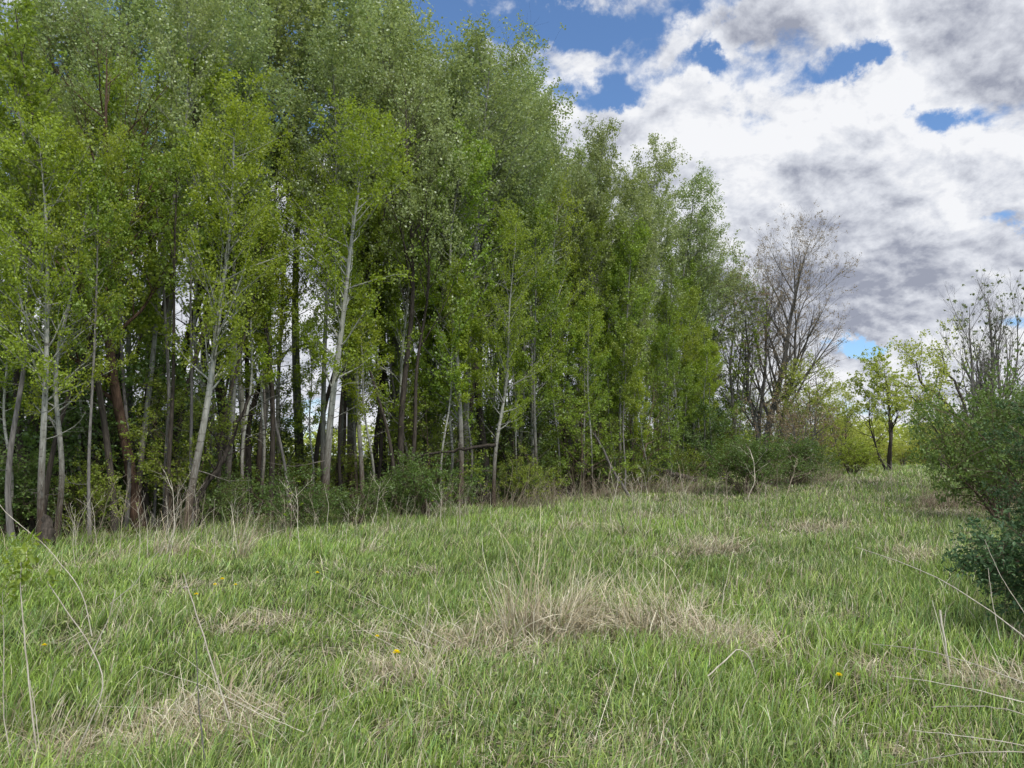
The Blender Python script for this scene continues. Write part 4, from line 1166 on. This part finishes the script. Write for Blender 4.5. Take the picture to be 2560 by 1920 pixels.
# ---------------------------------------------------------------- dandelions
def flower_mat():
    m, nt, out = newmat('yellow_petal')
    d = N(nt, 'ShaderNodeBsdfDiffuse'); tcn = N(nt, 'ShaderNodeTexNoise'); tcn.inputs['Scale'].default_value = 120
    cr = N(nt, 'ShaderNodeValToRGB'); cr.color_ramp.elements[0].color = (0.9, 0.66, 0.01, 1); cr.color_ramp.elements[1].color = (0.95, 0.82, 0.02, 1)
    nt.links.new(tcn.outputs['Fac'], cr.inputs[0]); nt.links.new(cr.outputs[0], d.inputs[0]); nt.links.new(d.outputs[0], out.inputs[0])
    return m
YEL = flower_mat()
def dandelion(px, py, lab, s=1.0):
    hgt = 0.20
    q = at(px, py)
    Y = q.y; 
    # ground under a head seen at (px,py) with the head hgt above ground
    u, dy, dz = ray(px, py)
    for _ in range(12):
        z = gz(u/dy*Y, Y)+hgt; Y = (z-CAMZ)/(dz/dy)
    base = Vector((u/dy*Y, Y, gz(u/dy*Y, Y)))
    root = empty('dandelion', base)
    m = NP(); k = 6; t = np.linspace(0, 1, k)
    P = np.stack([0.02*t**2, 0*t, t*hgt], 1)
    tubes(m, P[None], np.full((1, k), 0.0022), 5); m.build('stem', [LF_MID], root, smooth=True)
    mf = NP(); n = 90
    aa = rng.uniform(0, 6.283, n); ring = rng.integers(0, 3, n); el = 0.15+ring*0.45+rng.normal(size=n)*0.08
    L = 0.019*s*(1-0.15*ring)
    d = np.stack([np.cos(aa)*np.cos(el), np.sin(aa)*np.cos(el), np.sin(el)], 1); sdv = np.stack([-np.sin(aa), np.cos(aa), 0*aa], 1)*0.0024
    c = P[-1][None]+d*0.002; e = c+d*L[:, None]
    V = np.stack([c-sdv*0.5, c+sdv*0.5, e+sdv, e-sdv], 1)
    mf.add(V.reshape(-1, 3), np.arange(n*4).reshape(n, 4)); mf.build('flower_head', [YEL], root)
    tag(root, lab, 'flower', 'dandelions in the grass')
for px, py, lab, s in [
    (551, 1448, 'upper dandelion of the close trio left of centre', 1.3), (533, 1462, 'left dandelion of the close trio left of centre', 1.2), (584, 1462, 'right small dandelion of the close trio', 0.9),
    (486, 1486, 'dandelion below left of the trio', 1.1), (789, 1432, 'lone dandelion farthest up the field', 1.2), (936, 1591, 'dandelion just above left of the brightest one', 0.9),
    (984, 1631, 'brightest and largest dandelion, beside the small drooping clump', 1.4), (104, 1613, 'dandelion by the sapling stems at the left edge', 0.8), (2090, 1688, 'only dandelion in the right half', 1.1)]:
    dandelion(px, py, lab, s)

# ---------------------------------------------------------------- distant woods
def far_woods():
    m = NP()
    n = 60000
    x = rng.uniform(-190, 190, n)
    hp = 3.6+3.2*vnoise(x*0.09, x*0, 61)+1.8*vnoise(x*0.4, x*0, 62)
    y = 105+18*vnoise(x*0.05, x*0+3, 63)+rng.uniform(0, 9, n)
    z = hp*rng.random(n)**0.8+ground(x, y)
    c = np.stack([x, y, z], 1)
    leaf_quads(m, c, rng.uniform(0.35, 0.7, n), mat=0, upb=0.2)
    o = m.build('distant_woods', [LF_FAR])
    tag(o, 'far-off line of yellow-green woods along the horizon', 'woods', kind='stuff')
far_woods()

# ---------------------------------------------------------------- world
def build_world():
    w = bpy.data.worlds.new('World'); scene.world = w; w.use_nodes = True
    nt = w.node_tree; nt.nodes.clear(); L = nt.links.new
    out = N(nt, 'ShaderNodeOutputWorld'); bg = N(nt, 'ShaderNodeBackground'); bg.inputs['Strength'].default_value = 0.1
    L(bg.outputs[0], out.inputs[0])
    sky = N(nt, 'ShaderNodeTexSky', sky_type='NISHITA'); sky.sun_disc = False
    sky.sun_elevation = SUN_EL; sky.sun_rotation = SUN_ROT; sky.air_density = 1.0; sky.dust_density = 0.4; sky.ozone_density = 2.0
    tc = N(nt, 'ShaderNodeTexCoord'); sp = N(nt, 'ShaderNodeSeparateXYZ'); L(tc.outputs['Generated'], sp.inputs[0])
    def M(op, a, b=None, c=None, clamp=False):
        n = N(nt, 'ShaderNodeMath', operation=op); n.use_clamp = clamp
        for i, v in enumerate((a, b, c)):
            if v is None: continue
            if isinstance(v, (int, float)): n.inputs[i].default_value = v
            else: L(v, n.inputs[i])
        return n.outputs[0]
    X, Y, Z = sp.outputs
    az = M('ARCTAN2', X, Y); el = M('ARCSINE', Z)
    # cloud-layer coordinates
    wn = N(nt, 'ShaderNodeTexNoise'); wn.inputs['Scale'].default_value = 7.0; wn.inputs['Detail'].default_value = 7; wn.inputs['Roughness'].default_value = 0.62
    L(tc.outputs['Generated'], wn.inputs['Vector'])
    ws = N(nt, 'ShaderNodeSeparateColor'); L(wn.outputs['Color'], ws.inputs[0])
    azw = M('ADD', az, M('MULTIPLY', M('SUBTRACT', ws.outputs[0], 0.5), 0.20))
    elw = M('ADD', el, M('MULTIPLY', M('SUBTRACT', ws.outputs[1], 0.5), 0.17))
    zz = M('ADD', M('MAXIMUM', Z, 0.0), 0.55)
    u = M('DIVIDE', X, zz); v = M('DIVIDE', Y, zz)
    def fbm(du, dv, scale, detail, rough, seed, dist=0.0, ss_=1.0):
        cb = N(nt, 'ShaderNodeCombineXYZ')
        L(M('ADD', u, du), cb.inputs[0]); L(M('MULTIPLY', M('ADD', v, dv), ss_), cb.inputs[1]); cb.inputs[2].default_value = seed
        n = N(nt, 'ShaderNodeTexNoise'); n.inputs['Scale'].default_value = scale; n.inputs['Detail'].default_value = detail
        n.inputs['Roughness'].default_value = rough; n.inputs['Distortion'].default_value = dist
        L(cb.outputs[0], n.inputs['Vector']); return n.outputs['Fac']
    # placed gaps and thick parts in azimuth/elevation
    def blob(px, py, rx, ry, wgt):
        dx, dy, dz = ray(px, py); a0 = math.atan2(dx, dy); e0 = math.asin(dz/math.sqrt(dx*dx+dy*dy+dz*dz))
        qa = M('DIVIDE', M('SUBTRACT', azw, a0), rx/F); qe = M('DIVIDE', M('SUBTRACT', elw, e0), ry/F)
        q = M('ADD', M('MULTIPLY', qa, qa), M('MULTIPLY', qe, qe))
        return M('MULTIPLY', M('POWER', 2.718, M('MULTIPLY', q, -1.0)), wgt)
    tot = None
    for b in [(1090, 60, 130, 70, -0.30), (1400, 40, 170, 60, -0.27), (1500, 225, 110, 50, -0.27), (1690, 60, 90, 60, -0.20), (1740, 185, 90, 30, -0.20), (2130, 170, 140, 30, -0.16),
              (2210, 130, 80, 28, -0.12), (2370, 300, 80, 45, -0.27), (2480, 570, 110, 40, -0.32), (2175, 868, 70, 28, -0.42), (2540, 820, 60, 50, -0.22),
              (300, 200, 500, 230, -0.16), (250, 800, 700, 250, 0.2), (1240, 120, 110, 70, 0.12), (1690, 110, 60, 90, 0.14), (1850, 95, 90, 45, 0.24), (2100, 60, 300, 70, 0.06), (1400, 330, 300, 90, 0.14),
              (1900, 420, 500, 170, 0.22), (2300, 700, 500, 150, 0.25), (2400, 430, 150, 60, 0.05), (1400, 800, 900, 250, 0.15), (2330, 920, 300, 50, 0.2), (2450, 60, 150, 120, 0.25)]:
        o = blob(*b); tot = o if tot is None else M('ADD', tot, o)
    d1 = fbm(0.3, 0, 3.6, 10, 0.56, 3.1, 0.15)
    d2 = fbm(0, 0, 13.0, 7, 0.60, 8.2, 0.2)
    dens = M('ADD', M('ADD', M('MULTIPLY', d1, 0.70), M('MULTIPLY', d2, 0.44)), tot)
    cov = N(nt, 'ShaderNodeMapRange', interpolation_type='SMOOTHSTEP'); L(dens, cov.inputs['Value'])
    cov.inputs['From Min'].default_value = 0.48; cov.inputs['From Max'].default_value = 0.61
    # relief: density toward the light (upwards on the sky = nearer in v)
    e1 = fbm(0.3, -0.045, 3.6, 10, 0.56, 3.1, 0.15); e2 = fbm(0, -0.014, 13.0, 7, 0.60, 8.2, 0.2)
    relief = M('ADD', M('MULTIPLY', M('SUBTRACT', e1, d1), 1.5), M('MULTIPLY', M('SUBTRACT', e2, d2), 0.7))
    big = fbm(2.0, 1.0, 1.1, 4, 0.5, 5.5)
    gtot = None
    for b in [(2480, 60, 170, 110, 0.35), (1960, 520, 260, 60, 0.3), (2080, 640, 300, 60, 0.12), (2250, 790, 330, 90, 0.42), (1540, 330, 160, 50, 0.25), (2440, 440, 200, 50, 0.2), (1960, 400, 100, 30, 0.25),
              (1350, 250, 150, 120, -0.4), (1850, 300, 300, 90, -0.6), (2300, 560, 250, 40, -0.4), (1700, 60, 100, 60, -0.3), (2380, 890, 220, 40, -0.4)]:
        o = blob(*b); gtot = o if gtot is None else M('ADD', gtot, o)
    sh = M('ADD', M('ADD', M('MULTIPLY', M('SUBTRACT', big, 0.5), 1.3), M('MULTIPLY', relief, 4.2)), M('ADD', gtot, M('MULTIPLY', M('SUBTRACT', dens, 0.62), 0.6)))
    shr = N(nt, 'ShaderNodeMapRange'); L(sh, shr.inputs['Value']); shr.inputs['From Min'].default_value = -0.35; shr.inputs['From Max'].default_value = 0.98
    cr = N(nt, 'ShaderNodeValToRGB'); cr.color_ramp.elements[0].position = 0.0; cr.color_ramp.elements[0].color = (0.93, 0.94, 0.97, 1)
    cr.color_ramp.elements[1].position = 1.0; cr.color_ramp.elements[1].color = (0.34, 0.365, 0.45, 1)
    e = cr.color_ramp.elements.new(0.34); e.color = (0.74, 0.765, 0.83, 1)
    L(shr.outputs[0], cr.inputs[0])
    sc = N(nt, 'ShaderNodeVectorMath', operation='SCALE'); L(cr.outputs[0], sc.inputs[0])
    bk = N(nt, 'ShaderNodeMapRange', interpolation_type='SMOOTHSTEP'); L(Y, bk.inputs['Value'])   # unseen clouds overhead and behind the viewer brightened as added fill light
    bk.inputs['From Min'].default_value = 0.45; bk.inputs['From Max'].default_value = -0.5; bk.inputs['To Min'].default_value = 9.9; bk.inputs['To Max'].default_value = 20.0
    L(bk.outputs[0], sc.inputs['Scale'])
    mul = N(nt, 'ShaderNodeMix', data_type='RGBA', blend_type='MULTIPLY'); mul.inputs['Factor'].default_value = 1.0
    mul.inputs['B'].default_value = (SKYTINT[0], SKYTINT[1], SKYTINT[2], 1); L(sky.outputs[0], mul.inputs['A'])
    mx = N(nt, 'ShaderNodeMix', data_type='RGBA'); mx.clamp_factor = True
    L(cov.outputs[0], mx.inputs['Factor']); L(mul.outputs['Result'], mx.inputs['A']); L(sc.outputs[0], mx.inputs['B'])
    # below the horizon: dull ground colour
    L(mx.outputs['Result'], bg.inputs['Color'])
SUN_EL = R(56); SUN_AZ = R(145)       # azimuth measured from +Y toward +X: behind, to the right
SUN_ROT = SUN_AZ
SKYTINT = (1.25, 1.5, 1.75)
build_world()
sun = bpy.data.lights.new('sun', 'SUN'); sun.energy = 2.8; sun.angle = R(4); sun.color = (1.0, 0.95, 0.87)
so = bpy.data.objects.new('sun', sun); COL.objects.link(so)
sd = Vector((math.sin(SUN_AZ)*math.cos(SUN_EL), math.cos(SUN_AZ)*math.cos(SUN_EL), math.sin(SUN_EL)))
so.rotation_euler = sd.to_track_quat('Z', 'Y').to_euler()

# drop unused prototypes
for o in list(scene.objects):
    if o.parent is None and o.type in ('EMPTY', 'MESH') and 'category' not in o and o.get('kind') is None:
        for c in list(o.children): bpy.data.objects.remove(c)
        bpy.data.objects.remove(o)
for o in scene.objects:
    if 'H' in o: del o['H']

# ---------------------------------------------------------------- camera
cam = bpy.data.cameras.new('camera'); co = bpy.data.objects.new('camera', cam); COL.objects.link(co)
cam.sensor_width = 36; cam.lens = 36*F/W0; cam.clip_end = 8000; cam.clip_start = 0.05
co.location = (0, 0, CAMZ); co.rotation_euler = (math.pi/2+PITCH, 0, 0)
scene.camera = co
scene.view_settings.view_transform = 'Standard'; scene.view_settings.look = 'None'
scene.view_settings.exposure = 0; scene.view_settings.gamma = 1
scene.cycles.max_bounces = 6; scene.cycles.diffuse_bounces = 3; scene.cycles.transmission_bounces = 3; scene.cycles.glossy_bounces = 2
scene.cycles.use_adaptive_sampling = True; scene.cycles.adaptive_threshold = 0.02
scene.render.use_persistent_data = False
